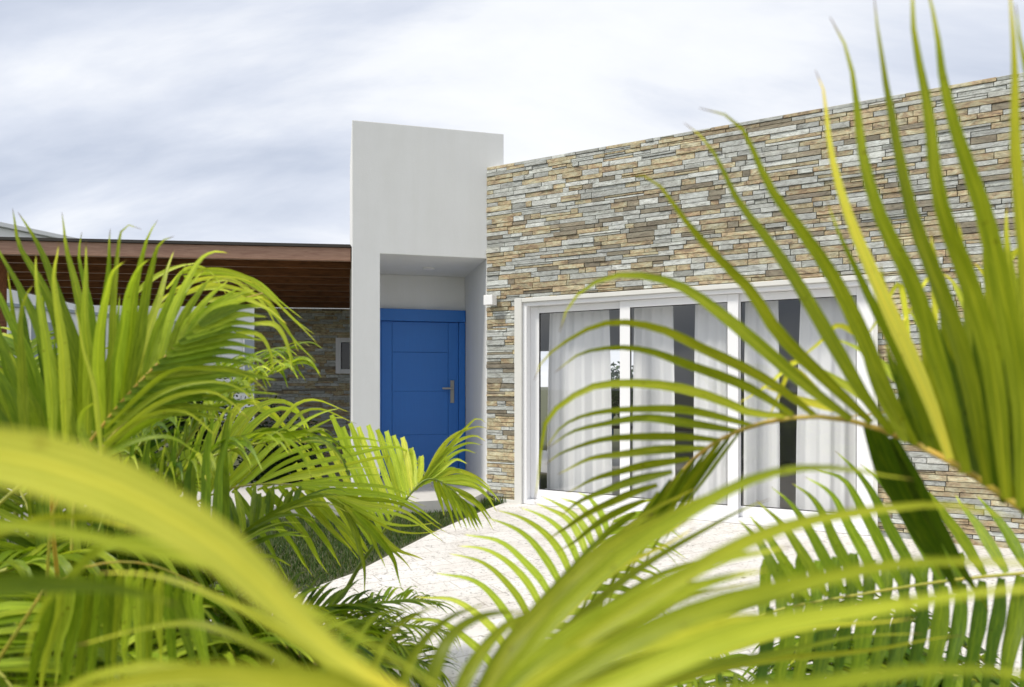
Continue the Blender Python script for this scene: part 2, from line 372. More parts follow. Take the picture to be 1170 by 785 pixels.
# raised walkway slab: in front of the door and running left
sl = MB()
sl.v = []; poly = [tw(-.002, -.05, .11), tw(-.002, 1.42, .11), tw(-1.19, 1.42, .11), tw(-1.19, .02, .11), tw(-1.5, .02, .11), Vector((-1.95, 8.35, .11)), Vector((-7.5, 8.15, .11)), Vector((-7.5, 6.45, .11)), Vector((-2.6, 6.72, .11)), Vector((-1.2, 6.95, .11)), Vector((-.42, 7.22, .11))]
me_v = [tuple(p) for p in poly]; n0 = len(me_v)
sl.v = me_v + [(p[0], p[1], -.06) for p in me_v]; sl.c = [(0, 0, 0)]*len(sl.v); sl.uv = [(0, 0)]*len(sl.v)
sl.f = [tuple(reversed(range(n0)))] + [(i, (i+1) % n0, (i+1) % n0+n0, i+n0) for i in range(n0)]
M['slabj'] = paving_mat(); 
tag(sl.build('walkway', M['slab']), kind='structure')

# ------------------------------------------------------------------ house
house = empty('house', tw(-.6, 1.0, 0), 'modern house with tall white entrance tower, blue door and stacked stone front', 'house')
def sweep_box(mb, fr, a0, a1, d0, d1, z0, z1, col=(0, 0, 0)):
    o = fr(a0, d0, z0); mb.box(o, fr(a1, d0, z0)-o, fr(a0, d1, z0)-o, UP*(z1-z0), col)
TOP = EYE+2.89; OPT = EYE+1.452
t = MB()
prof = [(-1.493, -.3), (-1.195, -.3), (-1.195, OPT), (0, OPT), (0, -.3), (.2, -.3), (.2, TOP), (-1.493, TOP)]   # one portal-shaped mass
for dd in (0, 1.6):
    for (s_, z_) in prof: t.v.append(tuple(tw(s_, dd, z_))); t.c.append((0, 0, 0)); t.uv.append((0, 0))
t.f += [tuple(range(8)), tuple(reversed(range(8, 16)))]+[((i+1) % 8, i, i+8, (i+1) % 8+8) for i in range(8)]
sweep_box(t, tw, -1.194, -.001, 1.39, 1.59, .11+2.19, OPT-.001)          # wall above the door
t.build('entrance_tower', M['stucco'], house, bevel=.006)
cp = MB(); sweep_box(cp, tw, -1.47, .18, .02, 1.58, TOP+.001, TOP+.006); cp.build('tower_coping', M['stucco'], house)
cl = MB(); c = tw(-.56, .78, OPT); 
cl.tube([c+UP*-.001, c+UP*-.018], .07, 20); cl.build('ceiling_light', M['lampw'], house, smooth=False)
# door: frame and leaf at the back of the recess
DZ = .11; DH = 2.19; DX0 = -1.19; DX1 = -.005; DD = 1.36
df = MB()
sweep_box(df, tw, DX0, DX0+.085, DD-.03, DD+.06, DZ, DZ+DH-.16)
sweep_box(df, tw, DX1-.085, DX1, DD-.03, DD+.06, DZ, DZ+DH-.16)
sweep_box(df, tw, DX0, DX1, DD-.055, DD+.06, DZ+DH-.157, DZ+DH)
df.build('door_frame', M['door'], house, bevel=.006)
lf = MB(); a0 = DX0+.088; a1 = DX1-.088; zt = DZ+DH-.162
sweep_box(lf, tw, a0, a1, DD+.008, DD+.055, DZ+.012, zt)
st = .14
sweep_box(lf, tw, a0, a0+st-.004, DD-.008, DD+.008, DZ+.012, zt)
sweep_box(lf, tw, a1-st+.004, a1, DD-.008, DD+.008, DZ+.012, zt)
for z0, z1 in ((DZ+.012, DZ+.55), (DZ+.5515, DZ+1.12), (DZ+1.1215, zt-.40), (zt-.394, zt)):
    sweep_box(lf, tw, a0+st, a1-st, DD-.006, DD+.008, z0, z1)
door = lf.build('door', M['door'], house, bevel=.0025)
hp = MB(); hx = a1-.085; hz = EYE-.055
sweep_box(hp, tw, hx-.026, hx+.026, DD-.022, DD-.009, hz-.17, hz+.13)
hpo = hp.build('handle_plate', M['steel'], house, bevel=.004)
hpo.parent = door; hpo.location = (0, 0, 0)
lv = MB(); sweep_box(lv, tw, hx-.011, hx+.011, DD-.07, DD-.0225, hz+.012, hz+.034); sweep_box(lv, tw, hx-.14, hx+.0105, DD-.082, DD-.0701, hz+.010, hz+.036)
lvo = lv.build('door_lever', M['steel'], house, bevel=.003); lvo.parent = door; lvo.location = (0, 0, 0)

# stone wall builder
def stone_wall(fr, t0, t1, z0, z1, hole, name, parent, pale=0.0, thick=.22, ends=(True, True), hrow=.047, seed=1):
    rnd = random.Random(seed)
    mb = MB(); core = MB()
    hs = [hole] if hole else []
    if hole:
        h0, h1, b0, b1 = hole
        parts = [(t0, h0, z0, z1), (h1, t1, z0, z1), (h0, h1, b1, z1)]
        if b0 > z0+.02: parts.append((h0, h1, z0, b0))
    else: parts = [(t0, t1, z0, z1)]
    for (a, b, c, d) in parts: sweep_box(core, fr, a, b, .012, thick, c, d)
    def stone(a, b, c, d):
        if b-a < .02: return
        pr = rnd.choice([0, .002, .004, .007, .010, .015])*rnd.uniform(.6, 1.1)
        r = rnd.random()
        # colours cluster in drifts across the wall
        q = noise.noise(Vector((a*.7, c*1.3, seed*3.1)))*.5
        kind = rnd.random()+q*.55
        if kind < .045: tone = rnd.uniform(0, .10)
        elif kind < .52: tone = rnd.uniform(.13, .46)
        elif kind < .80: tone = rnd.uniform(.5, .76)
        elif kind < .93: tone = rnd.uniform(.78, .91)
        else: tone = rnd.uniform(.92, 1)
        col = (tone, rnd.random(), pale+(1-pale*.3)*rnd.random())
        gx = .0006; i = len(mb.v)
        j = lambda: rnd.uniform(-.0022, .0022)
        for (tt, zz) in ((a+gx, c+gx), (b-gx, c+gx), (b-gx, d-gx), (a+gx, d-gx)):
            mb.v.append(tuple(fr(tt, .012, zz))); mb.c.append(col); mb.uv.append((0, 0))
        e = .003
        for (tt, zz) in ((a+gx+e, c+gx+e), (b-gx-e, c+gx+e), (b-gx-e, d-gx-e), (a+gx+e, d-gx-e)):
            mb.v.append(tuple(fr(tt+j()*.5, -pr+j(), zz+j()*.6))); mb.c.append(col); mb.uv.append((0, 0))
        for f in ((4, 5, 6, 7), (0, 1, 5, 4), (1, 2, 6, 5), (2, 3, 7, 6), (3, 0, 4, 7)): mb.f.append(tuple(i+k for k in f))
    z = z0
    while z < z1-.01:
        h = rnd.uniform(.72, 1.3)*hrow; zt_ = min(z+h, z1)
        if z1-zt_ < .03: zt_ = z1
        a = t0
        while a < t1-.001:
            ln = rnd.choice([.08, .12, .16, .2, .24, .3, .36, .44])*rnd.uniform(.85, 1.2); b = min(a+ln, t1)
            if t1-b < .06: b = t1
            segs = [(a, b)]
            for (h0, h1, b0, b1) in hs:
                if zt_ > b0 and z < b1: 
                    segs2 = []
                    for (p, q) in segs:
                        if p < h0: segs2.append((p, min(q, h0)))
                        if q > h1: segs2.append((max(p, h1), q))
                    segs = segs2
            zz0, zz1 = z, zt_
            for (h0, h1, b0, b1) in hs:
                if zt_ > b1 > z and not (b < h0 or a > h1): pass
            for (p, q) in segs:
                if q-p > .1 and rnd.random() < .10:
                    mid = z+(zt_-z)*rnd.uniform(.4, .6); stone(p, q, z, mid); stone(p, q, mid, zt_)
                else: stone(p, q, z, zt_)
            a = b
        z = zt_
    co = core.build(name+'_core', M['mortar'], parent)
    return mb.build(name, M['stone'], parent), co

WT = EYE+2.49
W0, W1 = .384, 3.93; WZ0, WZ1 = .0, 2.266
face, core = stone_wall(ww, 0.0, 7.6, -.05, WT, (W0+.03, W1-.03, -.05, WZ1-.03), 'stone_cladding', house, seed=4)
# join the mortar core into the cladding mesh so the wall is one part
def join(a, b):
    bm = bmesh.new(); bm.from_mesh(a.data); nmat = len(a.data.materials)
    a.data.materials.append(b.data.materials[0]); n_before = len(bm.faces)
    bm.from_mesh(b.data); bm.faces.ensure_lookup_table()
    for f in bm.faces[n_before:]: f.material_index = nmat
    bm.to_mesh(a.data); bm.free(); me = b.data; bpy.data.objects.remove(b); bpy.data.meshes.remove(me)
join(face, core)
cap = MB(); sweep_box(cap, ww, .0, 7.6, .014, .219, WT+.001, WT+.006); cap.build('wall_coping', M['trim'], house)
pl = MB(); sweep_box(pl, ww, .12, W0, -.035, .0, -.05, .032); pl.build('plinth', M['trim'], house, bevel=.004)

# sliding window
tr = MB()
sweep_box(tr, ww, W0, W0+.09, -.05, .05, WZ0-.02, WZ1)
sweep_box(tr, ww, W1-.03, W1, -.05, .05, WZ0-.02, WZ1)
sweep_box(tr, ww, W0+.0902, W1-.0302, -.05, .05, WZ1-.045, WZ1)
tr.build('window_trim', M['trim'], house, bevel=.005)
fm = MB(); A0, A1 = W0+.091, W1-.031; ZB, ZT = .003, WZ1-.046
sweep_box(fm, ww, A0, A0+.048, -.022, .13, ZB, ZT)
sweep_box(fm, ww, A1-.045, A1, -.022, .13, ZB, ZT)
sweep_box(fm, ww, A0+.0482, A1-.0452, -.022, .13, ZT-.04, ZT)
sweep_box(fm, ww, A0+.0482, A1-.0452, -.03, .13, ZB, ZB+.045)
win = fm.build('sliding_window', M['upvc'], house, bevel=.003)
def sash(a0, a1, d, lft, rgt):
    z0, z1 = ZB+.047, ZT-.042; m = MB()
    sweep_box(m, ww, a0, a0+lft, d, d+.038, z0, z1); sweep_box(m, ww, a1-rgt, a1, d, d+.038, z0, z1)
    sweep_box(m, ww, a0+lft+.0003, a1-rgt-.0003, d, d+.038, 2.105, z1); sweep_box(m, ww, a0+lft+.0003, a1-rgt-.0003, d, d+.038, z0, .155)
    s = m.build('sash', M['upvc'], house, bevel=.003); s.parent = win; s.location = (0, 0, 0)
    gk = MB(); e = .006
    g0, g1 = a0+lft, a1-rgt
    sweep_box(gk, ww, g0, g0+e, d+.004, d+.03, .155, 2.105); sweep_box(gk, ww, g1-e, g1, d+.004, d+.03, .155, 2.105)
    sweep_box(gk, ww, g0+e, g1-e, d+.004, d+.03, .155, .155+e); sweep_box(gk, ww, g0+e, g1-e, d+.004, d+.03, 2.105-e, 2.105)
    k = gk.build('gasket', M['gasket'], house); k.parent = win; k.location = (0, 0, 0)
    gl = MB(); gl.quad(ww(g0+e, d+.017, .161), ww(g1-e, d+.017, .161), ww(g1-e, d+.017, 2.099), ww(g0+e, d+.017, 2.099))
    p = gl.build('glass_pane', M['glass'], house); p.parent = win; p.location = (0, 0, 0)
sash(.524, 1.67, .072, .105, .085)
sash(1.580, 2.76, .026, .110, .100)
sash(2.665, 3.853, .072, .110, .090)

# room behind the window
RM0, RM1, RD = .2, 6.8, 5.6
O0, O1, OZ = -2.5, .3, 2.0
rm = MB()
RH = 2.75
# floor, ceiling, side walls, rear wall with a wide opening
fl = MB(); sweep_box(fl, ww, RM0+.05, RM1, .225, RD, -.04, .012); sweep_box(fl, ww, O0-1, RM0+.0495, 2.46, RD, -.04, .012); fl.build('room_floor', M['roomf'], house)
sweep_box(rm, ww, -.02, 7.58, .225, RD+.15, RH, RH+.12)
sweep_box(rm, ww, RM1, RM1+.12, .225, RD, -.04, RH-.002)
sweep_box(rm, ww, .9, 1.0, 1.9, RD, -.04, RH-.002) if False else None
sweep_box(rm, ww, O1, RM1+.12, RD, RD+.12, -.04, RH-.002)
sweep_box(rm, ww, O0-1.1, O0, RD, RD+.12, -.04, RH-.002)
sweep_box(rm, ww, -3.6, -.021, 2.45, RD+.15, RH, RH+.12)
sweep_box(rm, ww, O0, O1, RD, RD+.12, OZ, RH-.002)
sweep_box(rm, ww, O0-1.09, O0-1.0, 2.46, RD-.001, -.04, RH-.002)
rm.build('room_wall', M['roomw'], house)
rf = MB(); sweep_box(rf, ww, -.02, 7.58, .262, RD+.15, RH+.125, RH+.3); rf.build('roof', M['roofing'], house)
rfr = MB()
for a in (O0, -1.75, -1.05, -.38, O1-.07): sweep_box(rfr, ww, a, a+.07, RD+.02, RD+.08, .013, OZ-.001)
rfr.build('rear_window_frame', M['gasket'], house)

# curtains: pleated sheer panels hanging behind the glass
def curtain(a0, a1, d, label, amp=.028, gather=1.0, seed=0):
    rnd = random.Random(seed); mb = MB(); n = int((a1-a0)*90); rows = 14
    ph = [rnd.uniform(0, 6.28) for _ in range(5)]
    def off(a, zr):
        u = a*2*math.pi
        return amp*(.42*math.sin(u/.125+ph[0]+.9*math.sin(a*5+ph[1]))+.12*math.sin(u/.06+ph[2])+.7*math.sin(u/.4+ph[3]))*(.55+.45*(1-zr))
    for j in range(rows+1):
        zr = j/rows; z = .02+zr*2.2
        for i in range(n+1):
            s = i/n; c = (a0+a1)/2; a = a0+(a1-a0)*s
            a = c+(a-c)*(1-.06*gather*math.sin(zr*math.pi)*0-.10*gather*zr*zr)
            mb.v.append(tuple(ww(a, d+off(a0+(a1-a0)*s, zr), z))); mb.c.append((0, 0, 0)); mb.uv.append((0, 0))
    for j in range(rows):
        for i in range(n): k = j*(n+1)+i; mb.f.append((k, k+1, k+n+2, k+n+1))
    o = mb.build('curtain', M['curtain'], loc=ww((a0+a1)/2, d, 0), smooth=True)
    return tag(o, label, 'curtain', 'sheer curtains behind the sliding window')
curtain(.62, 1.40, .30, 'white sheer curtain behind the left glass pane, nearest the blue door', seed=1)
curtain(1.62, 2.08, .30, 'white sheer curtain in left half of the middle glass pane', seed=2)
curtain(2.27, 2.72, .28, 'white sheer curtain in right half of the middle glass pane', seed=3)
curtain(2.76, 3.10, .30, 'narrow white sheer curtain at left edge of the right glass pane', seed=4)
curtain(3.24, 4.2, .30, 'wide white sheer curtain in the right glass pane, farthest from the door', seed=5)

# furniture glimpsed inside
tb = empty('dining_table', ww(.9, 2.9, 0), 'dark dining table inside the room, seen through the gap in the left pane', 'table')
m = MB(); sweep_box(m, ww, .1, 1.9, 2.4, 3.3, .70, .745); m.build('table_top', M['darkw'], tb, bevel=.005)
for a, d in ((.18, 2.48), (1.76, 2.48), (.18, 3.16), (1.76, 3.16)):
    m = MB(); sweep_box(m, ww, a, a+.06, d, d+.06, .013, .699); m.build('leg', M['darkw'], tb)
ac = empty('chair', ww(-.15, 3.6, 0), 'blue upholstered chair inside, behind the left pane edge', 'chair')
m = MB(); sweep_box(m, ww, -.45, .05, 3.5, 4.0, .36, .47); m.build('seat', M['bluef'], ac, bevel=.02)
m = MB(); sweep_box(m, ww, -.45, .05, 4.0, 4.07, .471, .93); m.build('backrest', M['bluef'], ac, bevel=.02)
for a, d in ((-.43, 3.52), (0., 3.52), (-.43, 3.94), (0., 3.94)):
    m = MB(); sweep_box(m, ww, a, a+.035, d, d+.035, .013, .359); m.build('leg', M['darkw'], ac)

# wall lamp beside the recess
wl = empty('wall_lamp', ww(.085, -.03, 1.98), 'small white square wall lamp on the stone beside the entrance', 'lamp')
m = MB(); sweep_box(m, ww, .035, .15, -.13, -.03, EYE+.93*.98+.055-.06, EYE+.93*.98+.055+.05); m.build('lamp_body', M['lampw'], wl, bevel=.004)
m = MB(); sweep_box(m, ww, .05, .135, -.029, .0, EYE+.93, EYE+1.0); m.build('mount', M['lampw'], wl)

# doormat
m = MB(); sweep_box(m, tw, -1.06, -.17, .93, 1.27, .112, .140)
tag(m.build('doormat', M['mat'], loc=tw(-.6, 1.1, .11), bevel=.004), 'dark red doormat lying in front of the blue door', 'doormat')

# ------------------------------------------------------------------ pergola
pg = empty('pergola', (-4.2, 9.5, 0), 'dark brown timber pergola beside the white tower', 'pergola')
PD = Vector((3.61, .39, 0)).normalized(); PBk = Vector((-PD.y, PD.x, 0)); P0 = Vector((-1.80, 7.61, 0))
def pw(s, d, z): return P0+PD*s+PBk*d+UP*z
m = MB(); sweep_box(m, pw, -5.2, .0, 0, .07, 2.695, 2.84); m.build('front_beam', M['beam'], pg, bevel=.004)
m = MB(); sweep_box(m, pw, -5.3, .0, -.03, 4.75, 2.842, 2.872); m.build('roof_deck', M['roofing'], pg)
d = .50
while d < 4.4:
    m = MB(); sweep_box(m, pw, -4.95, .0, d, d+.06, 2.695, 2.84); m.build('rafter', M['rafter'], pg, bevel=.003); d += .66
for k in range(14):
    pass
m = MB(); sweep_box(m, pw, -5.03, -4.955, .072, 4.7, 2.66, 2.84); m.build('side_beam', M['rafter'], pg, bevel=.004)
m = MB(); sweep_box(m, pw, -4.95, .0, 4.62, 4.72, 2.69, 2.84); m.build('rear_beam', M['rafter'], pg, bevel=.004)
m = MB(); sweep_box(m, pw, -3.85, -3.70, .08, .23, .11, 2.694); m.build('post', M['rafter'], pg, bevel=.006)
m = MB(); sweep_box(m, pw, -5.02, -4.87, 4.45, 4.6, -.3, 2.658); m.build('post', M['rafter'], pg, bevel=.006)

# left stone wall under the pergola
LW0 = Vector((-4.55, 12.05, 0)); LD = PD; LB = PBk
def lw(s, d, z): return LW0+LD*s+LB*d+UP*z
sw = empty('stone_wall', lw(1.5, .1, -.5), 'grey stacked stone wall under the pergola with a small white window', 'wall')
hw = (1.46, 1.96, 1.56, 2.12)
f2, c2 = stone_wall(lw, 0, 3.6, -.55, 2.68, hw, 'stone_cladding', sw, pale=1.1, thick=.25, seed=11)
join(f2, c2)
m = MB()
sweep_box(m, lw, 1.41, 1.50, -.03, .1, 1.52, 2.16); sweep_box(m, lw, 1.94, 2.02, -.03, .1, 1.52, 2.16)
sweep_box(m, lw, 1.5002, 1.9398, -.03, .1, 2.08, 2.16); sweep_box(m, lw, 1.5002, 1.9398, -.03, .1, 1.52, 1.60)
wf = m.build('window_frame', M['upvc'], sw, bevel=.003)
m = MB(); sweep_box(m, lw, 1.5, 1.94, .05, .07, 1.6, 2.08); q = m.build('glass_pane', M['darkglass'], sw); q.parent = wf; q.location = (0, 0, 0)

# neighbouring white house, far left
nh = empty('neighbour_house', (-12, 18, 0), 'white rendered house beyond the pergola at far left', 'house')
ND = Vector((.36, .93, 0)).normalized(); NB = Vector((-ND.y, ND.x, 0)); NP = Vector((-12.1, 16.1, 0))-ND*2.5
def nw(s, d, z): return NP+ND*s+NB*d+UP*z
m = MB(); sweep_box(m, nw, 0, 17, 0, 8, -.6, 5.05); m.build('wall', M['neigh'], nh, bevel=.02)
m = MB(); sweep_box(m, nw, -.1, 17.1, -.1, 8.1, 5.052, 5.16); m.build('roof_edge', M['neigh'], nh, bevel=.01)
for s in (3.2, 6.6, 10.4):
    m = MB(); sweep_box(m, nw, s, s+.9, -.05, -.001, 1.2, 2.9); wo = m.build('window', M['shade'], nh)
    m2 = MB(); 
    sweep_box(m2, nw, s-.06, s, -.07, -.0, 1.14, 2.96); sweep_box(m2, nw, s+.9, s+.96, -.07, -.0, 1.14, 2.96)
    q = m2.build('frame', M['upvc'], nh); q.parent = wo; q.location = (0, 0, 0)
m = MB(); sweep_box(m, nw, 0, 17, -.06, -.001, 3.2, 3.28); m.build('string_course', M['shade'], nh)

# ------------------------------------------------------------------ grass
gm = MB(); rg = random.Random(3)
def inpoly(x, y, P):
    c = False; j = len(P)-1
    for i in range(len(P)):
        if (P[i][1] > y) != (P[j][1] > y) and x < (P[j][0]-P[i][0])*(y-P[i][1])/(P[j][1]-P[i][1])+P[i][0]: c = not c
        j = i
    return c
lawn = [(-.02, 7.80), (-.05, 7.62), (-.34, 7.12), (-.71, 6.15), (-.94, 5.40), (-1.14, 4.74), (-1.46, 4.15), (-1.79, 3.7), (-1.99, 3.0), (-4.5, 3.0), (-7, 5.6), (-7, 6.42), (-2.6, 6.69), (-1.2, 6.92), (-.42, 7.19), (-.30, 7.60), (-.26, 7.74)]
cnt = 0
while cnt < 42000:
    x = rg.uniform(-6, 0.1); y = 3.0+4.8*rg.random()
    if x < -3.6 and rg.random() < .7: continue
    if not inpoly(x, y, lawn): continue
    cnt += 1
    h = rg.uniform(.02, .055) if y < 7.35 else rg.uniform(.05, .11); a = rg.uniform(0, 6.28); wv_ = rg.uniform(.002, .0035)
    dx_, dy_ = math.cos(a)*wv_, math.sin(a)*wv_; lx, ly = rg.gauss(0, .018), rg.gauss(0, .018); i = len(gm.v)
    gm.v += [(x-dx_, y-dy_, -.012), (x+dx_, y+dy_, -.012), (x+lx*.4+dx_*.8, y+ly*.4+dy_*.8, h*.6-.012), (x+lx*.4-dx_*.8, y+ly*.4-dy_*.8, h*.6-.012), (x+lx, y+ly, h-.012)]
    t_ = rg.uniform(.2, .8); r_ = rg.random(); gm.c += [(t_, k, r_) for k in (0, 0, .5, .5, .8)]; gm.uv += [(0, 0), (1, 0), (1, .6), (0, .6), (.5, 1)]
    gm.f += [(i, i+1, i+2, i+3), (i+3, i+2, i+4)]
tag(gm.build('grass', M['grass']), 'short green lawn grass between the walkway and the pale path', 'grass', kind='stuff')

# ------------------------------------------------------------------ shrubs and trees behind
def bush(name, loc, rad, n, label, cat, leaf=.06, trunk=True, seed=1, tone=(.2, .9), group=None, trunk_h=0):
    rnd = random.Random(seed); root = empty(name, loc, label, cat, group); loc = Vector(loc)
    mb = MB(); cl = []
    for k in range(16):
        v = Vector((rnd.gauss(0, 1), rnd.gauss(0, 1), rnd.gauss(0, 1))).normalized()*rnd.uniform(.25, .8)
        cl.append((Vector((v.x*rad[0], v.y*rad[1], v.z*rad[2])), rnd.uniform(.3, .5)))
    cen = loc+Vector((0, 0, trunk_h+rad[2]*.95))
    for _ in range(n):
        c, r = rnd.choice(cl)
        v = Vector((rnd.gauss(0, 1), rnd.gauss(0, 1), rnd.gauss(0, 1))).normalized()*(r*rnd.random()**.35)
        p = cen+c+Vector((v.x*rad[0], v.y*rad[1], v.z*rad[2]))
        d1 = Vector((rnd.gauss(0, 1), rnd.gauss(0, 1), rnd.gauss(0, .7))).normalized(); d2 = d1.cross(Vector((rnd.gauss(0, 1), rnd.gauss(0, 1), 1))).normalized()
        l = leaf*rnd.uniform(.7, 1.3); wv2 = l*.28; i = len(mb.v)
        mb.v += [tuple(p), tuple(p+d1*l*.5+d2*wv2), tuple(p+d1*l), tuple(p+d1*l*.5-d2*wv2)]
        t_ = rnd.uniform(*tone); mb.c += [(t_, .3, rnd.random())]*4; mb.uv += [(0, .5), (.5, 1), (1, .5), (.5, 0)]; mb.f.append((i, i+1, i+2, i+3))
    mb.build('foliage', M['dark'], root)
    tm = MB(); tm.tube([loc-UP*.05, loc+UP*(trunk_h*.5+.1)+Vector((.02, 0, 0)), cen], [.045*max(1, trunk_h), .035*max(1, trunk_h), .01], 7)
    for c, r in cl[:8]: tm.tube([loc+UP*(trunk_h*.7+.1), cen+c*.6, cen+c], [.02*max(1, trunk_h), .012, .004], 5)
    tm.build('trunk', M['darkw'], root, smooth=True)
    return root
bush('shrub', (-3.55, 10.2, -.45), (.75, .6, .85), 5200, 'dark green shrub in front of the stone wall under the pergola', 'shrub', seed=2)
bush('shrub', (-5.1, 10.8, -.48), (1.15, .8, 1.15), 8000, 'dark green shrub behind the left palm, before the white neighbour house', 'shrub', seed=5)
bush('shrub', (-6.9, 10.9, -.4), (.8, .7, .8), 3600, 'low dark shrub at far left beyond the pergola', 'shrub', seed=8)
bush('garden_tree', (2.15, 15.2, 0), (.9, .9, .95), 2600, 'small garden tree seen through the left window pane beyond the room', 'tree', leaf=.1, seed=9, trunk_h=.35)

# ------------------------------------------------------------------ palms
def cr(pts, n):                       # smooth curve through points, n samples
    P = [pts[0]*2-pts[1]]+pts+[pts[-1]*2-pts[-2]]; out = []; k = len(pts)-1
    # parametrise by length
    seg = [(pts[i+1]-pts[i]).length for i in range(k)]; tot = sum(seg) or 1e-6
    for j in range(n+1):
        s = tot*j/n; i = 0
        while i < k-1 and s > seg[i]: s -= seg[i]; i += 1
        u = min(1, s/(seg[i] or 1e-6)); a, b, c, d = P[i], P[i+1], P[i+2], P[i+3]
        out.append(.5*((2*b)+(c-a)*u+(2*a-5*b+4*c-d)*u*u+(3*b-a-3*c+d)*u*u*u))
    return out
EYEV = Vector((0, 0, EYE))
def leaf(mb, pts, w, tint, rnd, nrm=None, twist=0, n=12, fold=.30, blunt=False, base=.45, hue=0.0):
    """a palm leaflet: folded tapering blade along pts, w = full width in metres"""
    C = cr(pts, n); i0 = len(mb.v); rb = rnd.random(); tint += rnd.gauss(0, .035)
    f1_, f2_, am = rnd.uniform(0, 6), rnd.uniform(0, 6), (pts[0]-pts[-1]).length*.006
    C = [p+Vector((math.sin(j*.9+f1_), math.sin(j*.7+f2_), math.sin(j*.8+f2_)))*(am*j/n) for j, p in enumerate(C)]
    for j, p in enumerate(C):
        s = j/n; T = (C[min(j+1, n)]-C[max(j-1, 0)]).normalized()
        nn = (EYEV-p).normalized() if nrm is None else nrm
        side = T.cross(nn)
        if side.length < 1e-3: side = T.cross(UP)
        side.normalize(); up = side.cross(T).normalized()
        a = twist*(1+.5*s)
        sd_ = side*math.cos(a)+up*math.sin(a); u2 = up*math.cos(a)-side*math.sin(a)
        if blunt: prof = min(1, base+s*2.5)*(1 if s < .93 else .75)
        else: prof = (base+(1-base)*math.sin(min(1, s/.32)*math.pi/2))*(1 if s < .30 else max(.0, 1-((s-.30)/.70)**1.25))
        h = .5*w*prof+.0004
        for k in (-1, 0, 1):
            mb.v.append(tuple(p+sd_*(h*k)+u2*(fold*h*(abs(k)-.5)))); mb.c.append((tint+(.04*s if blunt else 0), s*(.8 if blunt else 1), hue+(1-hue)*.0+rb*.45)); mb.uv.append((.5+.5*k*prof, s*6))
    for j in range(n):
        for k in range(2):
            a = i0+3*j+k; mb.f.append((a, a+1, a+4, a+3))

def frond(palm, rach, leaves=None, auto=None, rr=(.006, .0015), tone=.25, seed=0, petiole=None, wk=1.0, hue=0.0):
    """rach: list of (x,y,d) along the stalk; leaves: explicit leaflets; auto: procedural rows"""
    rnd = random.Random(seed)
    R0 = [at(*p) if len(p) == 3 and not isinstance(p, Vector) else p for p in rach]
    full = ([petiole[0], petiole[1]]+R0) if petiole else R0
    Cv = cr(full, 36); rm_ = MB()
    rm_.tube(Cv, [rr[0]*(1-i/36)+rr[1]*(i/36) for i in range(37)], 7, (tone, 0, 0))
    lm = MB()
    C = cr(R0, 60)
    for L_ in (leaves or []):
        pts, wpx, tint = L_[0], L_[1], L_[2]; kw = L_[3] if len(L_) > 3 else {}; wpx *= wk
        P = [at(*p) for p in pts]; dm = pts[len(pts)//2][2]
        leaf(lm, P, wpx/F*dm, tint, rnd, twist=kw.get('tw', rnd.uniform(-.4, .4)), blunt=kw.get('blunt', False), n=16, fold=kw.get('fold', .35), hue=hue)
    for A in (auto or []):
        # A: dict(n, s0, s1, side(+1/-1), L, ang, lift, droop, w, tint, nrm)
        nrm = Vector(A.get('nrm', (0, -.3, 1))).normalized()
        for k in range(A['n']):
            s = A['s0']+(A['s1']-A['s0'])*(k+rnd.uniform(-.2, .2))/max(1, A['n']-1); s = max(0, min(.995, s)); i = min(59, int(s*60))
            p = C[i].lerp(C[i+1], s*60-i); T = (C[i+1]-C[i]).normalized()
            B = T.cross(nrm).normalized()*A['side']; Nn = B.cross(T).normalized()*A['side']
            if Nn.dot(nrm) < 0: Nn = -Nn
            prof = A.get('prof', lambda u: .55+.45*math.sin(math.pi*min(1, .15+u*.8)))((s-A['s0'])/max(.01, A['s1']-A['s0']))
            Ln = A['L']*prof*rnd.uniform(.88, 1.1); an = A['ang']*(1-.35*s)+rnd.gauss(0, .06); li = A['lift']+rnd.gauss(0, .07)
            D = (B*math.sin(an)+T*math.cos(an))*math.cos(li)+Nn*math.sin(li); D.normalize()
            dr = A['droop']*rnd.uniform(.7, 1.3); q = []
            for j in range(6):
                u = j/5; q.append(p+D*(Ln*u*(1-.12*dr*u))-UP*(Ln*dr*.5*u*u*u))
            leaf(lm, q, A['w']*rnd.uniform(.85, 1.15)*(.6+.4*prof), A['tint']+rnd.gauss(0, .07), rnd, nrm=Nn, twist=rnd.gauss(0, .25)+A.get('tw', 0), n=A.get('seg', 10))
    fo = lm.build('frond', M['palm'], palm, smooth=True)
    st_ = rm_.build('leaf_stalk', M['stalk'], palm, smooth=True); st_.parent = fo; st_.location = (0, 0, 0)
    return fo

def palm_root(name, loc, label):
    return empty(name, loc, label, 'palm', 'areca palms in the front garden')
def canes(root, loc, hs, seed, spread=.10):
    rnd = random.Random(seed)
    for h in hs:
        a = rnd.uniform(0, 6.28); b = Vector(loc)+Vector((math.cos(a), math.sin(a), 0))*spread*rnd.uniform(.4, 1)
        t_ = Vector(loc)+Vector((math.cos(a), math.sin(a), 0))*spread*rnd.uniform(1, 2.2)+UP*h
        m = MB(); pts = cr([b-UP*.05, b.lerp(t_, .5)+UP*.02, t_], 12); m.tube(pts, [.024-.008*i/12+(.003 if i % 3 == 0 else 0) for i in range(13)], 9, (.1, 0, 0)); m.build('trunk', M['stalk'], root, smooth=True)

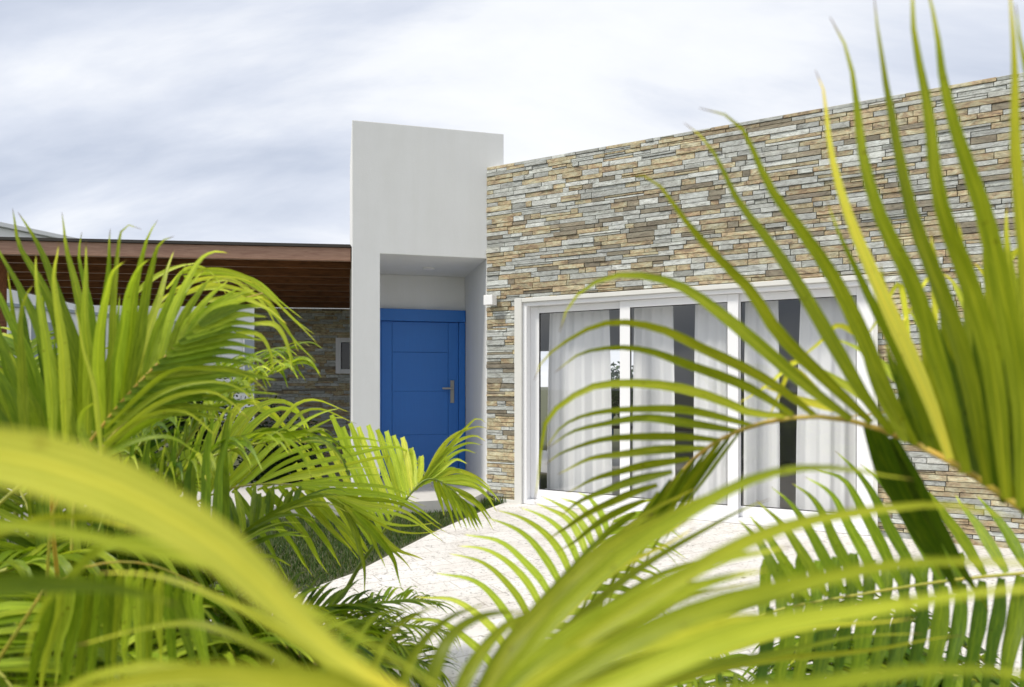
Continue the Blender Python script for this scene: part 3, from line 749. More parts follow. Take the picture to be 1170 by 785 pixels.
def wild(palm, base, az, el, Ln, bend, n=34, LL=.42, w=.026, tint=.42, seed=0, s0=.22, droop=.6, lift=.25):
    """a whole procedural frond growing from a world point"""
    rnd = random.Random(seed); b = Vector(base); pts = []; p = b.copy(); a = R(el)
    for k in range(9):
        pts.append(p.copy()); a2 = a-R(bend)*(k/8)**1.3
        p = p+Vector((math.sin(R(az))*math.cos(a2), math.cos(R(az))*math.cos(a2), math.sin(a2)))*(Ln/8)
    base_kw = dict(n=n, s0=s0, s1=.985, L=LL, ang=R(62), lift=lift, droop=droop, w=w, tint=tint)
    nr = (math.sin(R(az))*-.4, math.cos(R(az))*-.4, 1)
    return frond(palm, pts, None, [dict(base_kw, side=1, nrm=nr), dict(base_kw, side=-1, nrm=nr)], seed=seed, rr=(.008, .0015))

# ===== left palm (big)
LP = Vector((-1.22, 1.75, 0)); P1 = palm_root('areca_palm', LP, 'tall areca palm at left, its fronds rising over the pergola beam')
canes(P1, LP, [.35, .45, .5, .3, .6], 1)
PET = lambda x, y, z: (Vector((x, y, z)), Vector((x, y, z+.12)))
D = 1.65
up7 = []
def UL(base, tip, mids, w, tint, d0=D, d1=None, **k):
    d1 = d1 or d0
    P = [base]+mids+[tip]; nn = len(P)-1
    return ([(x, y, d0+(d1-d0)*i/nn) for i, (x, y) in enumerate(P)], w, tint, k)
f7 = [
 UL((100, 505), (99, 274), [(101, 420), (97, 340)], 12, 0.56),
 UL((110, 494), (127, 260), [(112, 420), (121, 330)], 13, 0.42),
 UL((118, 486), (146, 298), [(112, 420), (118, 350), (128, 312)], 13, 0.54, d1=1.5),
 UL((124, 478), (162, 261), [(128, 400), (133, 300), (140, 262), (150, 257)], 10, 0.44),
 UL((130, 470), (171, 297), [(136, 400), (146, 340), (157, 308)], 13, 0.56, d1=1.5),
 UL((138, 462), (182, 250), [(148, 390), (158, 310), (167, 272)], 12, 0.48),
 UL((146, 454), (200, 271), [(158, 390), (172, 310), (182, 280)], 13, 0.52),
 UL((154, 445), (199, 283), [(168, 385), (185, 330)], 12, 0.54, d1=1.8),
 UL((164, 434), (214, 302), [(178, 385), (198, 330)], 11, 0.52, d1=1.8),
 UL((172, 426), (232, 308), [(188, 380), (212, 333)], 11, 0.54, d1=1.8),
 UL((182, 416), (262, 290), [(196, 360), (222, 305), (242, 289)], 10, 0.66, d1=1.9),
 UL((192, 405), (246, 314), [(206, 370), (226, 335)], 11, 0.51, d1=1.9),
 UL((202, 395), (262, 320), [(216, 368), (240, 338)], 10, 0.56, d1=1.9),
 UL((212, 386), (276, 328), [(228, 364), (252, 342)], 10, 0.50, d1=1.9),
 UL((222, 377), (292, 330), [(240, 358), (266, 340)], 10, 0.56, d1=1.9),
 UL((232, 368), (302, 340), [(252, 352), (278, 342)], 10, 0.52, d1=1.9),
]
for i, (bx, by, tx, ty) in enumerate([(228, 372, 297, 352), (220, 379, 306, 362), (212, 386, 300, 372), (205, 392, 298, 380), (198, 398, 303, 389), (190, 406, 296, 398), (182, 414, 300, 408), (174, 422, 300, 419), (166, 431, 303, 430), (158, 440, 318, 434), (150, 447, 300, 446), (142, 455, 322, 452), (134, 464, 296, 462), (127, 472, 280, 474), (120, 481, 262, 480)]):
    my = (by+ty)/2-4-.04*(tx-bx); f7.append(UL((bx, by), (tx, ty), [((bx*2+tx)/3, (by*2+ty)/3-7), ((bx+2*tx)/3, (by+2*ty)/3-8)], 13, .38+.05*(i % 3), d0=1.62, d1=1.75, tw=.2+.1*(i % 4)))
frond(P1, [(60, 560, 1.6), (100, 508, 1.62), (150, 447, 1.64), (204, 393, 1.68), (236, 364, 1.75), (268, 345, 1.85), (300, 335, 1.95)], f7, None, rr=(.006, .0018), tone=.48, seed=11, petiole=PET(-1.15, 1.75, .55))
f8 = [
 UL((95, 490), (12, 239), [(75, 400), (46, 320), (22, 278)], 14, 0.45, d0=1.75),
 UL((100, 480), (20, 241), [(86, 400), (60, 320), (38, 270)], 14, 0.43, d0=1.75),
 UL((92, 500), (71, 242), [(98, 400), (88, 330), (74, 280)], 13, 0.49, d0=1.7),
 UL((75, 505), (66, 275), [(74, 430), (66, 350), (61, 310)], 13, 0.59, d0=1.55),
 UL((60, 505), (41, 288), [(58, 430), (46, 350), (40, 310)], 12, 0.62, d0=1.55),
 UL((110, 500), (93, 265), [(108, 400), (98, 330), (90, 290)], 12, 0.45, d0=1.8),
 UL((70, 520), (-12, 262), [(52, 400), (22, 330)], 14, 0.41, d0=1.7),
 UL((60, 520), (-30, 290), [(36, 420), (5, 350)], 14, 0.43, d0=1.7),
 UL((50, 525), (-40, 330), [(25, 440), (-10, 370)], 14, 0.45, d0=1.65),
 UL((30, 520), (38, 322), [(26, 440), (24, 370), (29, 338)], 11, 0.49, d0=1.5),
 UL((40, 530), (-40, 380), [(15, 460), (-15, 410)], 14, 0.43, d0=1.6),
 UL((20, 530), (-30, 430), [(0, 480)], 14, 0.41, d0=1.6),
 UL((116, 520), (84, 350), [(108, 450), (94, 390)], 6, 0.69, d0=1.45),
 UL((84, 510), (50, 380), [(76, 460), (62, 410)], 13, 0.47, d0=1.6),
 UL((50, 520), (10, 400), [(40, 470), (22, 430)], 13, 0.43, d0=1.6),
 UL((104, 520), (108, 460), [(92, 490), (95, 470)], 10, 0.52, d0=1.4),
]
r8 = random.Random(81)
for i in range(22):
    u = i/21; bx = -20+u*150; by = 560-u*60; tx = bx-70+u*70+r8.uniform(-12, 12); ty = 300+r8.uniform(0, 90); d_ = r8.uniform(1.85, 2.1)
    f8.append(UL((bx, by), (tx, ty), [((2*bx+tx)/3+2, (2*by+ty)/3), ((bx+2*tx)/3-3, (by+2*ty)/3)], 11, r8.uniform(.30, .52), d0=d_))
frond(P1, [(-60, 640, 1.55), (0, 575, 1.58), (50, 535, 1.62), (90, 508, 1.68), (118, 480, 1.75), (140, 440, 1.85)], f8, None, rr=(.007, .002), tone=.3, seed=12, petiole=PET(-1.3, 1.7, .4))
f8b = []; rb8 = random.Random(88)
for i in range(26):
    u = i/25; bx = -30+u*290; by = 735-u*120; d_ = 1.95+rb8.uniform(-.1, .1); tx = bx-30+u*45+rb8.uniform(-8, 8); ty = by-165+rb8.uniform(-25, 25)
    f8b.append(UL((bx, by), (tx, ty), [((2*bx+tx)/3-6, (2*by+ty)/3), ((bx+2*tx)/3-8, (by+2*ty)/3)], 11, .34+rb8.uniform(0, .14), d0=d_, d1=d_+.1))
frond(P1, [(-120, 800, 1.9), (-30, 738, 1.93), (80, 690, 1.96), (170, 652, 2.0), (262, 612, 2.05)], f8b, None, rr=(.006, .002), tone=.3, seed=121, petiole=PET(-1.5, 1.8, .3))
f8c = []
for i in range(16):
    u = i/15; bx = 60+u*170; by = 668-30*math.sin(u*2.4)+u*20; d_ = 1.2+.25*u; tx = bx-30+u*50+rb8.uniform(-10, 10); ty = by+150+rb8.uniform(-55, 60)
    f8c.append(UL((bx, by), (tx, ty), [(bx-4, by+30), ((bx+2*tx)/3-3, (by+2*ty)/3)], 12, .40+rb8.uniform(0, .16), d0=d_, d1=d_))
frond(P1, [(40, 690, 1.15), (60, 668, 1.2), (110, 645, 1.27), (170, 645, 1.35), (232, 670, 1.45)], f8c, None, rr=(.005, .0015), tone=.38, seed=122, petiole=PET(-1.2, 1.3, .3))
# drooping yellow tipped frond behind
f9 = [
 UL((205, 312), (364, 396), [(252, 308), (290, 322), (328, 356)], 5, .66, d0=2.1),
 UL((210, 316), (363, 385), [(258, 312), (296, 330), (332, 360)], 5, .70, d0=2.15),
 UL((215, 312), (348, 366), [(250, 311), (292, 320), (322, 346)], 4, .62, d0=2.2),
 UL((190, 330), (262, 342), [(215, 306), (240, 310)], 4, .72, d0=2.1),
 UL((230, 325), (322, 385), [(265, 320), (300, 346)], 5, .64, d0=2.15),
 UL((260, 335), (343, 404), [(300, 340), (325, 372)], 6, .60, d0=2.1),
 UL((270, 350), (362, 415), [(305, 352), (338, 390)], 4, .60, d0=2.1),
 UL((285, 370), (333, 427), [(315, 372), (330, 400)], 6, .62, d0=2.0),
 UL((270, 380), (313, 425), [(295, 382), (308, 400)], 5, .58, d0=2.0),
 UL((180, 345), (300, 328), [(220, 322), (262, 316)], 5, .78, d0=2.1),
 UL((175, 355), (285, 342), [(215, 334), (252, 330)], 5, .74, d0=2.1),
 UL((200, 340), (312, 348), [(240, 326), (280, 332)], 6, .80, d0=2.05),
 UL((150, 340), (232, 300), [(175, 318), (205, 304)], 6, .72, d0=2.1),
 UL((230, 345), (330, 372), [(270, 340), (305, 352)], 6, .76, d0=2.05),
]
frond(P1, [(90, 520, 1.9), (130, 430, 2.0), (180, 350, 2.08), (230, 318, 2.12), (280, 325, 2.15), (320, 350, 2.15)], f9, None, rr=(.005, .001), tone=.3, seed=13, petiole=PET(-1.2, 1.85, .5))
f10 = [
 UL((120, 490), (308, 452), [(188, 428), (239, 422), (280, 428)], 6, .58, d0=1.6),
 UL((118, 500), (300, 470), [(185, 448), (240, 436), (275, 446)], 6, .60, d0=1.6),
 UL((118, 508), (285, 482), [(180, 462), (235, 446), (265, 460)], 6, .60, d0=1.55),
 UL((116, 515), (250, 500), [(160, 480), (210, 470)], 6, .56, d0=1.55),
 UL((115, 520), (300, 440), [(170, 470), (245, 450)], 8, .46, d0=1.7),
 UL((115, 520), (316, 455), [(175, 480), (250, 462)], 8, .46, d0=1.75),
 UL((112, 525), (230, 520), [(150, 505), (195, 500)], 7, .5, d0=1.55),
]
frond(P1, [(60, 590, 1.5), (100, 540, 1.52), (125, 500, 1.6), (160, 470, 1.7), (200, 450, 1.8)], f10, None, rr=(.005, .0015), tone=.35, seed=14, petiole=PET(-1.1, 1.6, .4))
k = 20
for (az, el, Ln, bd, ti, b) in [(-60, 70, .9, 60, .3, (-1.3, 2.0, .5)), (-20, 72, .85, 45, .3, (-1.25, 2.1, .45)), (30, 60, .8, 60, .34, (-1.1, 2.0, .4)), (-100, 60, .9, 70, .3, (-1.3, 1.8, .4)), (80, 45, .7, 70, .34, (-1.1, 1.8, .35)),
                                (120, 50, .7, 80, .40, (-1.1, 1.6, .30)), (160, 50, .6, 80, .42, (-1.2, 1.55, .3)), (-150, 55, .7, 80, .40, (-1.35, 1.55, .3)), (10, 55, .8, 70, .28, (-1.5, 2.3, .3)), (60, 40, .8, 60, .26, (-1.2, 2.3, .2)), (100, 30, .75, 50, .28, (-1.25, 2.1, .15)), (-10, 45, .75, 50, .26, (-1.0, 2.0, .15))]:
    wild(P1, b, az, el, Ln, bd, n=26, LL=.40, w=.026, tint=ti+.10, seed=k, s0=.2); k += 1

for (az, el, Ln, bd, ti, b) in [(60, 20, .85, 70, .30, (-1.5, 1.75, .75)), (35, 10, .8, 60, .26, (-1.6, 1.9, .65)), (85, 15, .8, 80, .32, (-1.6, 1.6, .7)), (110, 20, .8, 90, .36, (-1.5, 1.5, .75)), (20, 0, .8, 40, .28, (-1.5, 1.8, .5)), (70, 0, .9, 50, .28, (-1.6, 1.9, .5)),
                                (95, 10, .9, 80, .34, (-1.5, 1.4, .6)), (50, 30, .9, 100, .34, (-1.35, 1.55, .6)), (75, 35, .8, 110, .38, (-1.3, 1.45, .55)), (100, 0, .8, 50, .24, (-1.5, 1.7, .35)), (45, 5, .8, 50, .24, (-1.4, 1.7, .3)), (80, 40, .7, 110, .30, (-1.0, 2.1, .35)), (60, 30, .7, 90, .28, (-.9, 2.2, .25))]:
    wild(P1, b, az, el, Ln, bd, n=30, LL=.46, w=.030, tint=ti+.13, seed=200+k, s0=.08, droop=1.3); k += 1
for (az, el, Ln, bd, ti, b) in [(55, 66, .85, 60, .44, (-1.35, 2.2, .85)), (20, 70, .8, 50, .42, (-1.45, 2.3, .9)), (80, 55, .8, 70, .44, (-1.3, 2.1, .75)), (-30, 72, .8, 50, .42, (-1.6, 2.2, .85)), (70, 72, .7, 60, .46, (-1.2, 2.25, .85))]:
    wild(P1, b, az, el, Ln, bd, n=30, LL=.36, w=.024, tint=ti, seed=400+k, s0=.05, droop=.9); k += 1
# ===== mid palm over the lawn
MPl = Vector((-.86, 3.05, 0)); P2 = palm_root('areca_palm', MPl, 'mid-height areca palm growing over the lawn in front of the blue door')
canes(P2, MPl, [.22, .28, .18, .33], 2, .06)
D5 = 2.9
f5 = []
for bx, by, tx, ty, mx_ in [(425, 622, 354, 500, 388), (430, 616, 367, 491, 397), (436, 609, 380, 474, 404), (441, 602, 391, 488, 413), (446, 596, 400, 484, 420), (450, 590, 409, 487, 427), (455, 584, 420, 485, 436), (459, 578, 431, 490, 445), (463, 572, 441, 493, 452), (467, 567, 450, 497, 459), (471, 562, 460, 500, 466), (475, 557, 470, 512, 473), (479, 552, 481, 521, 481), (420, 630, 345, 515, 380), (415, 638, 338, 530, 374)]:
    f5.append(UL((bx, by), (tx, ty), [(mx_, (by+ty)/2-3)], 7.0, .60, d0=D5, d1=D5+.15, blunt=True, tw=.15))
for bx, by, pts in [(484, 548, [(510, 505), (540, 488), (557, 490)]), (482, 552, [(512, 512), (540, 498), (556, 504)]), (480, 556, [(508, 520), (532, 507), (552, 508)]), (486, 550, [(510, 525), (530, 514), (545, 518)]), (488, 549, [(508, 533), (522, 525), (535, 530)]), (484, 553, [(505, 540), (518, 535), (530, 541)]), (492, 548, [(520, 538), (545, 545), (562, 560)]), (500, 548, [(530, 545), (555, 556), (572, 575)]), (506, 550, [(535, 552), (556, 566), (568, 586)]), (474, 560, [(500, 530), (540, 480), (556, 484)])]:
    f5.append(UL((bx, by), pts[-1], pts[:-1], 6.5, .63, d0=D5))
for bx, by, tx, ty in [(500, 549, 521, 606), (506, 552, 527, 604), (511, 556, 534, 606), (516, 560, 539, 604), (521, 564, 545, 608), (526, 569, 548, 606), (531, 574, 552, 604), (496, 549, 508, 590)]:
    f5.append(UL((bx, by), (tx, ty), [((bx+tx)/2-1, (by+ty)/2-6)], 6, .46, d0=D5))
for bx, by, tx, ty in [(512, 555, 560, 592), (518, 559, 566, 598), (524, 564, 564, 606), (505, 551, 566, 572)]:
    f5.append(UL((bx, by), (tx, ty), [((bx+tx)/2+3, (by+ty)/2-6)], 3.5, .5, d0=D5))
frond(P2, [(392, 680, 2.95), (412, 645, 2.93), (440, 605, D5), (470, 563, D5), (490, 547, D5), (510, 554, D5), (530, 573, D5), (545, 598, D5)], f5, None, rr=(.013, .0015), tone=.05, seed=31, petiole=PET(-.8, 3.0, .2))
D6 = 2.6
f6 = []
for pts, w_, t_ in [
 ([(215, 566), (222, 520), (236, 480), (250, 462)], 9, 0.58), ([(228, 562), (238, 515), (252, 478), (272, 456)], 9, 0.62), ([(238, 566), (258, 520), (285, 478), (305, 462)], 9, 0.64),
 ([(248, 562), (287, 521), (321, 480), (340, 461), (366, 458), (401, 471)], 7, 0.60), ([(258, 558), (300, 519), (341, 486), (371, 470), (390, 467)], 7, 0.60), ([(276, 556), (317, 523), (367, 506), (415, 500), (452, 509)], 6, 0.60),
 ([(287, 555), (330, 536), (380, 524), (425, 514), (462, 514), (489, 545)], 6, 0.66), ([(300, 554), (345, 545), (395, 536), (440, 534)], 6, 0.60), ([(334, 554), (385, 553), (440, 557), (480, 570)], 6, 0.60),
 ([(345, 556), (390, 562), (450, 568), (508, 601)], 7, 0.58), ([(360, 560), (410, 574), (460, 584), (502, 612)], 6, 0.64), ([(370, 563), (415, 584), (450, 600), (500, 597)], 5, 0.62),
 ([(260, 545), (255, 500), (276, 460), (305, 466), (328, 490), (352, 508)], 9, 0.68), ([(240, 560), (262, 500), (300, 462), (330, 460), (345, 480), (352, 505)], 8, 0.66), ([(205, 565), (212, 520), (222, 490), (240, 470)], 9, 0.54), ([(195, 570), (198, 530), (206, 500), (220, 480)], 9, 0.52),
 ([(282, 557), (300, 577), (322, 606), (352, 650)], 9, 0.52), ([(300, 556), (320, 577), (345, 608), (368, 648)], 9, 0.56), ([(318, 555), (342, 581), (362, 605), (385, 640)], 9, 0.58), ([(334, 556), (360, 584), (380, 606), (404, 630)], 9, 0.58), ([(349, 560), (375, 586), (395, 606), (415, 628)], 9, 0.60), ([(268, 560), (284, 585), (304, 618), (330, 665)], 9, 0.46),
 ([(372, 566), (400, 586), (424, 612), (440, 650)], 9, 0.50), ([(384, 572), (410, 590), (440, 618), (470, 652)], 9, 0.50), ([(394, 578), (420, 600), (455, 628), (485, 640)], 8, 0.52), ([(404, 584), (430, 612), (450, 640), (458, 672)], 8, 0.52), ([(388, 574), (405, 606), (414, 640), (418, 680)], 8, 0.46),
]:
    f6.append(([(x, y, D6+(.1*i)) for i, (x, y) in enumerate(pts)], w_, t_, {}))
for (pts, w_, t_, kk) in list(f6)[:21]:
    f6.append(([(x+7, y+5+i*1.5, d_+.06) for i, (x, y, d_) in enumerate(pts)], w_*.8, t_-.06, {}))
frond(P2, [(180, 610, 2.5), (215, 580, 2.5), (256, 560, D6), (300, 553, D6), (345, 556, 2.7), (390, 570, 2.8), (425, 590, 2.85)], f6, None, rr=(.006, .002), tone=.3, seed=32, petiole=PET(-1.2, 2.6, .3))
k = 40
for (az, el, Ln, bd, ti, b) in [(-70, 30, .55, 60, .36, (-.95, 3.0, .25)), (150, 40, .55, 80, .38, (-.8, 2.95, .25)), (60, 20, .5, 50, .40, (-.8, 3.0, .25)), (100, 10, .5, 40, .36, (-.8, 2.9, .18)), (-150, 30, .6, 60, .34, (-.95, 2.9, .2))]:
    wild(P2, b, az, el, Ln, bd, n=20, LL=.26, w=.02, tint=ti, seed=k, s0=.2); k += 1

for (az, el, Ln, bd, ti, b) in [(95, 38, .62, 80, .48, (-.95, 2.5, .28)), (125, 30, .6, 60, .46, (-.9, 2.45, .22)), (75, 30, .6, 60, .46, (-.85, 2.7, .2)), (110, 55, .6, 100, .52, (-1.0, 2.3, .3))]:
    wild(P2, b, az, el, Ln, bd, n=30, LL=.24, w=.015, tint=ti, seed=500+k, s0=.12, droop=.9); k += 1
# ===== right palm: the large arching frond in front of the window
RP = Vector((1.35, 1.1, 0)); P3 = palm_root('areca_palm', RP, 'areca palm at right whose arching frond crosses the sliding window')
canes(P3, RP, [.5, .6, .45, .55], 3)
f1 = []
def FX(pts, w_, t_, d0, d1, **k):
    nn = len(pts)-1; f1.append(([(x, y, d0+(d1-d0)*i/nn) for i, (x, y) in enumerate(pts)], w_, t_, k))
FX([(906, 475), (860, 473), (844, 465), (782, 445), (712, 438), (670, 444), (628, 476), (617, 518), (611, 575)], 15, .47, 1.16, 1.3)
FX([(862, 487), (830, 478), (779, 468), (712, 467), (670, 475), (640, 490), (622, 512)], 13, .42, 1.2, 1.35)
FX([(846, 493), (779, 482), (734, 478), (692, 483), (656, 493), (626, 512)], 13, .44, 1.22, 1.35)
FX([(824, 503), (768, 498), (712, 500), (678, 504), (642, 517), (622, 532)], 13, .44, 1.24, 1.38)
FX([(807, 512), (754, 514), (706, 519), (670, 526), (638, 541)], 13, .42, 1.26, 1.38)
FX([(788, 524), (740, 531), (704, 539), (676, 549), (646, 563)], 13, .40, 1.28, 1.4)
FX([(768, 539), (726, 549), (692, 560), (662, 574), (640, 588)], 13, .44, 1.28, 1.4)
FX([(751, 554), (712, 567), (670, 588), (642, 605), (626, 618)], 12, .42, 1.3, 1.4)
FX([(737, 571), (698, 588), (670, 608), (638, 631)], 12, .40, 1.3, 1.4)
FX([(726, 585), (692, 610), (660, 640)], 12, .42, 1.3, 1.4)
FX([(972, 479), (920, 440), (860, 389), (832, 365), (799, 339), (766, 322), (726, 315), (693, 319), (666, 334), (650, 352), (639, 378)], 20, .48, 1.1, 1.25)
FX([(933, 476), (900, 450), (860, 425), (799, 395), (766, 379), (732, 371), (699, 369), (673, 375), (643, 392), (620, 412), (610, 435)], 17, .48, 1.13, 1.28)
FX([(906, 474), (880, 457), (845, 438), (785, 415), (749, 403), (716, 398), (683, 399), (660, 405), (633, 425)], 16, .48, 1.15, 1.3)
FX([(996, 483), (945, 435), (890, 380), (860, 336), (832, 306), (799, 269), (772, 236), (752, 213), (732, 202), (710, 201)], 20, .46, 1.08, 1.15)
FX([(1020, 496), (985, 450), (950, 390), (912, 325), (875, 273), (843, 228), (822, 183), (798, 155), (780, 143)], 22, .46, 1.05, 1.12)
FX([(1045, 508), (1010, 440), (985, 380), (953, 320), (916, 265), (883, 216), (863, 175), (843, 141), (822, 128), (798, 124)], 23, .46, 1.02, 1.1)
FX([(1085, 525), (1060, 455), (1030, 385), (1000, 318), (972, 258), (956, 205), (948, 155), (942, 108), (930, 78)], 23, .84, .98, 1.05)
FX([(1076, 524), (1050, 455), (1020, 390), (990, 330), (960, 272), (946, 230)], 20, .40, 1.02, 1.05)
FX([(1105, 540), (1080, 440), (1042, 325), (1006, 245), (985, 171), (977, 114), (969, 57), (950, 20)], 25, .44, .97, 1.0)
FX([(1128, 555), (1105, 430), (1071, 320), (1042, 245), (1022, 171), (1014, 106), (1010, 49), (1000, -10)], 27, .44, .95, .95)
FX([(1150, 570), (1135, 430), (1108, 320), (1087, 265), (1067, 204), (1057, 122), (1049, 41), (1047, -50)], 28, .42, .93, .9)
FX([(1168, 580), (1168, 450), (1146, 330), (1122, 245), (1099, 171), (1083, 98), (1071, 33), (1052, -30)], 32, .45, .9, .9)
FX([(1190, 595), (1185, 430), (1172, 300), (1165, 220), (1160, 150), (1158, 60), (1154, -40)], 26, .50, .9, .85)
FX([(1215, 610), (1205, 430), (1200, 300), (1190, 200), (1178, 100), (1165, 0)], 30, .42, .88, .85)
FX([(1150, 575), (1128, 480), (1118, 400), (1108, 330)], 30, .34, .96, 1.0)
FX([(1175, 590), (1160, 500), (1152, 420), (1150, 340)], 34, .34, .92, .95)
FX([(1200, 600), (1192, 500), (1178, 400), (1172, 320)], 34, .36, .9, .92)
FX([(1060, 515), (1030, 440), (1010, 390)], 26, .32, 1.05, 1.1)
FX([(1120, 550), (1100, 470), (1078, 400), (1062, 350)], 28, .34, 1.0, 1.05)
r1 = random.Random(61)
for bx, by, tx, ty in [(1035, 505, 965, 330), (1065, 518, 1005, 300), (1092, 532, 1038, 290), (1115, 545, 1065, 260), (1140, 562, 1095, 250), (1160, 575, 1122, 220), (1185, 590, 1150, 230), (1205, 600, 1176, 200), (1130, 555, 1120, 330), (1150, 570, 1140, 300), (1180, 585, 1165, 260), (1100, 540, 1082, 360), (1195, 595, 1185, 330)]:
    FX([(bx, by), ((2*bx+tx)/3-3, (2*by+ty)/3), ((bx+2*tx)/3-3, (by+2*ty)/3), (tx, ty)], r1.uniform(20, 28), r1.uniform(.30, .54), 1.02, 1.08)
# far-side leaflets hanging under the stalk
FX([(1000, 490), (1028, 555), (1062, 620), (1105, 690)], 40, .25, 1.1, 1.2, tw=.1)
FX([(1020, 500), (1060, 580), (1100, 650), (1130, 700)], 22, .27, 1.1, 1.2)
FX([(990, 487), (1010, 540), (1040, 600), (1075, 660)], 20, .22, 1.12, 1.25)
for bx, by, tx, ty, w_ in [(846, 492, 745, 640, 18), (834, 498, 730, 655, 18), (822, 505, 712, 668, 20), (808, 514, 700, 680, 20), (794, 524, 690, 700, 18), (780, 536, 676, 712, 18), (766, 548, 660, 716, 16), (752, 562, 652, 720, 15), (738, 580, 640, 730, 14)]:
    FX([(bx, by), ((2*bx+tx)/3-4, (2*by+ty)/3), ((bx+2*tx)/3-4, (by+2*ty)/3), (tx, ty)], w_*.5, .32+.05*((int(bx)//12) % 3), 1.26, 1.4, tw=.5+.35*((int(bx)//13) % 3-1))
frond(P3, [(1240, 650, .9), (1168, 583, .95), (1085, 527, 1.0), (1005, 490, 1.08), (935, 476, 1.13), (862, 486, 1.2), (806, 513, 1.26), (758, 563, 1.3), (718, 618, 1.34), (692, 664, 1.38)], f1, None, rr=(.0075, .0025), tone=.45, wk=.74, hue=.42, seed=51, petiole=PET(1.15, 1.0, .5))
# yellowing frond behind it
fy = []
for pts, w_, t_ in [([(1185, 330), (1165, 287), (1145, 310), (1120, 345)], 9, .95), ([(1040, 400), (1028, 325), (1005, 362), (980, 400)], 6, .95), ([(1070, 380), (1064, 318), (1045, 345), (1030, 372)], 6, .92), ([(950, 440), (915, 412), (880, 438), (842, 462)], 6, .92), ([(935, 445), (905, 422), (890, 452), (876, 482)], 6, .90), ([(1000, 400), (960, 372), (935, 392), (905, 420)], 6, .92),
                    ([(1130, 440), (1112, 370), (1090, 325), (1074, 312)], 14, .80), ([(1160, 430), (1140, 350), (1122, 310), (1112, 300)], 13, .80), ([(1100, 450), (1060, 390), (1036, 350)], 11, .78), ([(1050, 460), (1000, 410), (950, 385)], 10, .80), ([(1000, 465), (950, 430), (900, 410)], 9, .82), ([(960, 470), (910, 455), (868, 440)], 9, .84), ([(1186, 360), (1172, 310), (1168, 288)], 16, .62)]:
    fy.append(([(x, y, 1.3) for x, y in pts], w_, t_, {}))
frond(P3, [(1260, 560, 1.15), (1185, 480, 1.2), (1120, 455, 1.28), (1050, 465, 1.32), (980, 475, 1.34), (900, 478, 1.36), (860, 488, 1.36)], fy, None, rr=(.004, .001), tone=.5, seed=52, petiole=PET(1.4, 1.1, .5))
# lower right frond lying across the bottom
f13 = []
for bx, by, pts in [(905, 690, [(880, 640), (862, 612), (843, 594)]), (925, 686, [(895, 640), (872, 606), (855, 588)]), (945, 682, [(915, 630), (890, 595), (864, 572)]), (965, 679, [(935, 625), (908, 580), (881, 557)]), (985, 676, [(955, 620), (930, 570), (903, 552)]), (1008, 672, [(975, 610), (950, 565), (920, 545)]), (1030, 669, [(995, 600), (965, 550), (929, 535)]), (1052, 666, [(1020, 610), (985, 545), (953, 516)]), (1075, 663, [(1040, 600), (1010, 555), (982, 530)]), (1100, 660, [(1070, 610), (1035, 560), (1005, 540)]), (1125, 657, [(1095, 610), (1060, 565), (1030, 545)]), (1150, 654, [(1120, 605), (1090, 565)]), (1175, 652, [(1145, 600), (1115, 565)])]:
    f13.append(UL((bx, by), pts[-1], pts[:-1], 12, .42, d0=1.45, d1=1.6))
for i in range(15):
    bx = 880+i*22; by = 694-i*2.8
    f13.append(UL((bx, by), (bx-28, 835), [(bx-4, by+45), (bx-14, by+95)], 15.5+3*(i % 2), .24+.06*(i*7 % 4), d0=1.42, d1=1.35, tw=.1*(i*5 % 7)-.1))
for i in range(12):
    bx = 872+i*20; by = 700-i*3
    f13.append(UL((bx, by+10), (bx+4, 640-(i % 3)*4), [(bx+2, by-20)], 13, .36, d0=1.55, d1=1.6, blunt=True, tw=.3))
frond(P3, [(1260, 650, 1.3), (1170, 655, 1.38), (1080, 664, 1.42), (990, 678, 1.45), (900, 694, 1.5), (840, 712, 1.55)], f13, None, rr=(.006, .002), tone=.3, seed=53, petiole=PET(1.5, 1.1, .45))
k = 60
for (az, el, Ln, bd, ti, b) in [(-60, 40, .75, 70, .34, (1.15, 1.7, .15)), (-90, 30, .7, 50, .34, (1.2, 1.6, .12)), (-30, 40, .7, 60, .30, (1.4, 1.7, .1)), (-110, 25, .65, 40, .32, (1.2, 1.4, .1)), (20, 50, .6, 60, .28, (1.6, 1.6, .1)), (-75, 15, .8, 30, .28, (1.5, 1.5, .08))]:
    wild(P3, b, az, el, Ln, bd, n=26, LL=.34, w=.024, tint=ti, seed=k, s0=.2); k += 1

for (az, el, Ln, bd, ti, b) in [(-80, 20, .8, 60, .24, (1.6, 2.0, .35)), (-60, 25, .8, 70, .22, (1.6, 1.8, .3)), (-95, 15, .8, 50, .26, (1.7, 2.2, .3)), (-40, 30, .8, 70, .24, (1.5, 1.9, .25)), (-100, 10, .8, 40, .2, (1.6, 1.7, .15)), (-20, 20, .8, 60, .22, (1.5, 2.2, .2)), (-85, 40, .8, 100, .28, (1.7, 2.4, .3))]:
    wild(P3, b, az, el, Ln, bd, n=30, LL=.36, w=.028, tint=ti+.06, seed=300+k, s0=.05, droop=1.1); k += 1
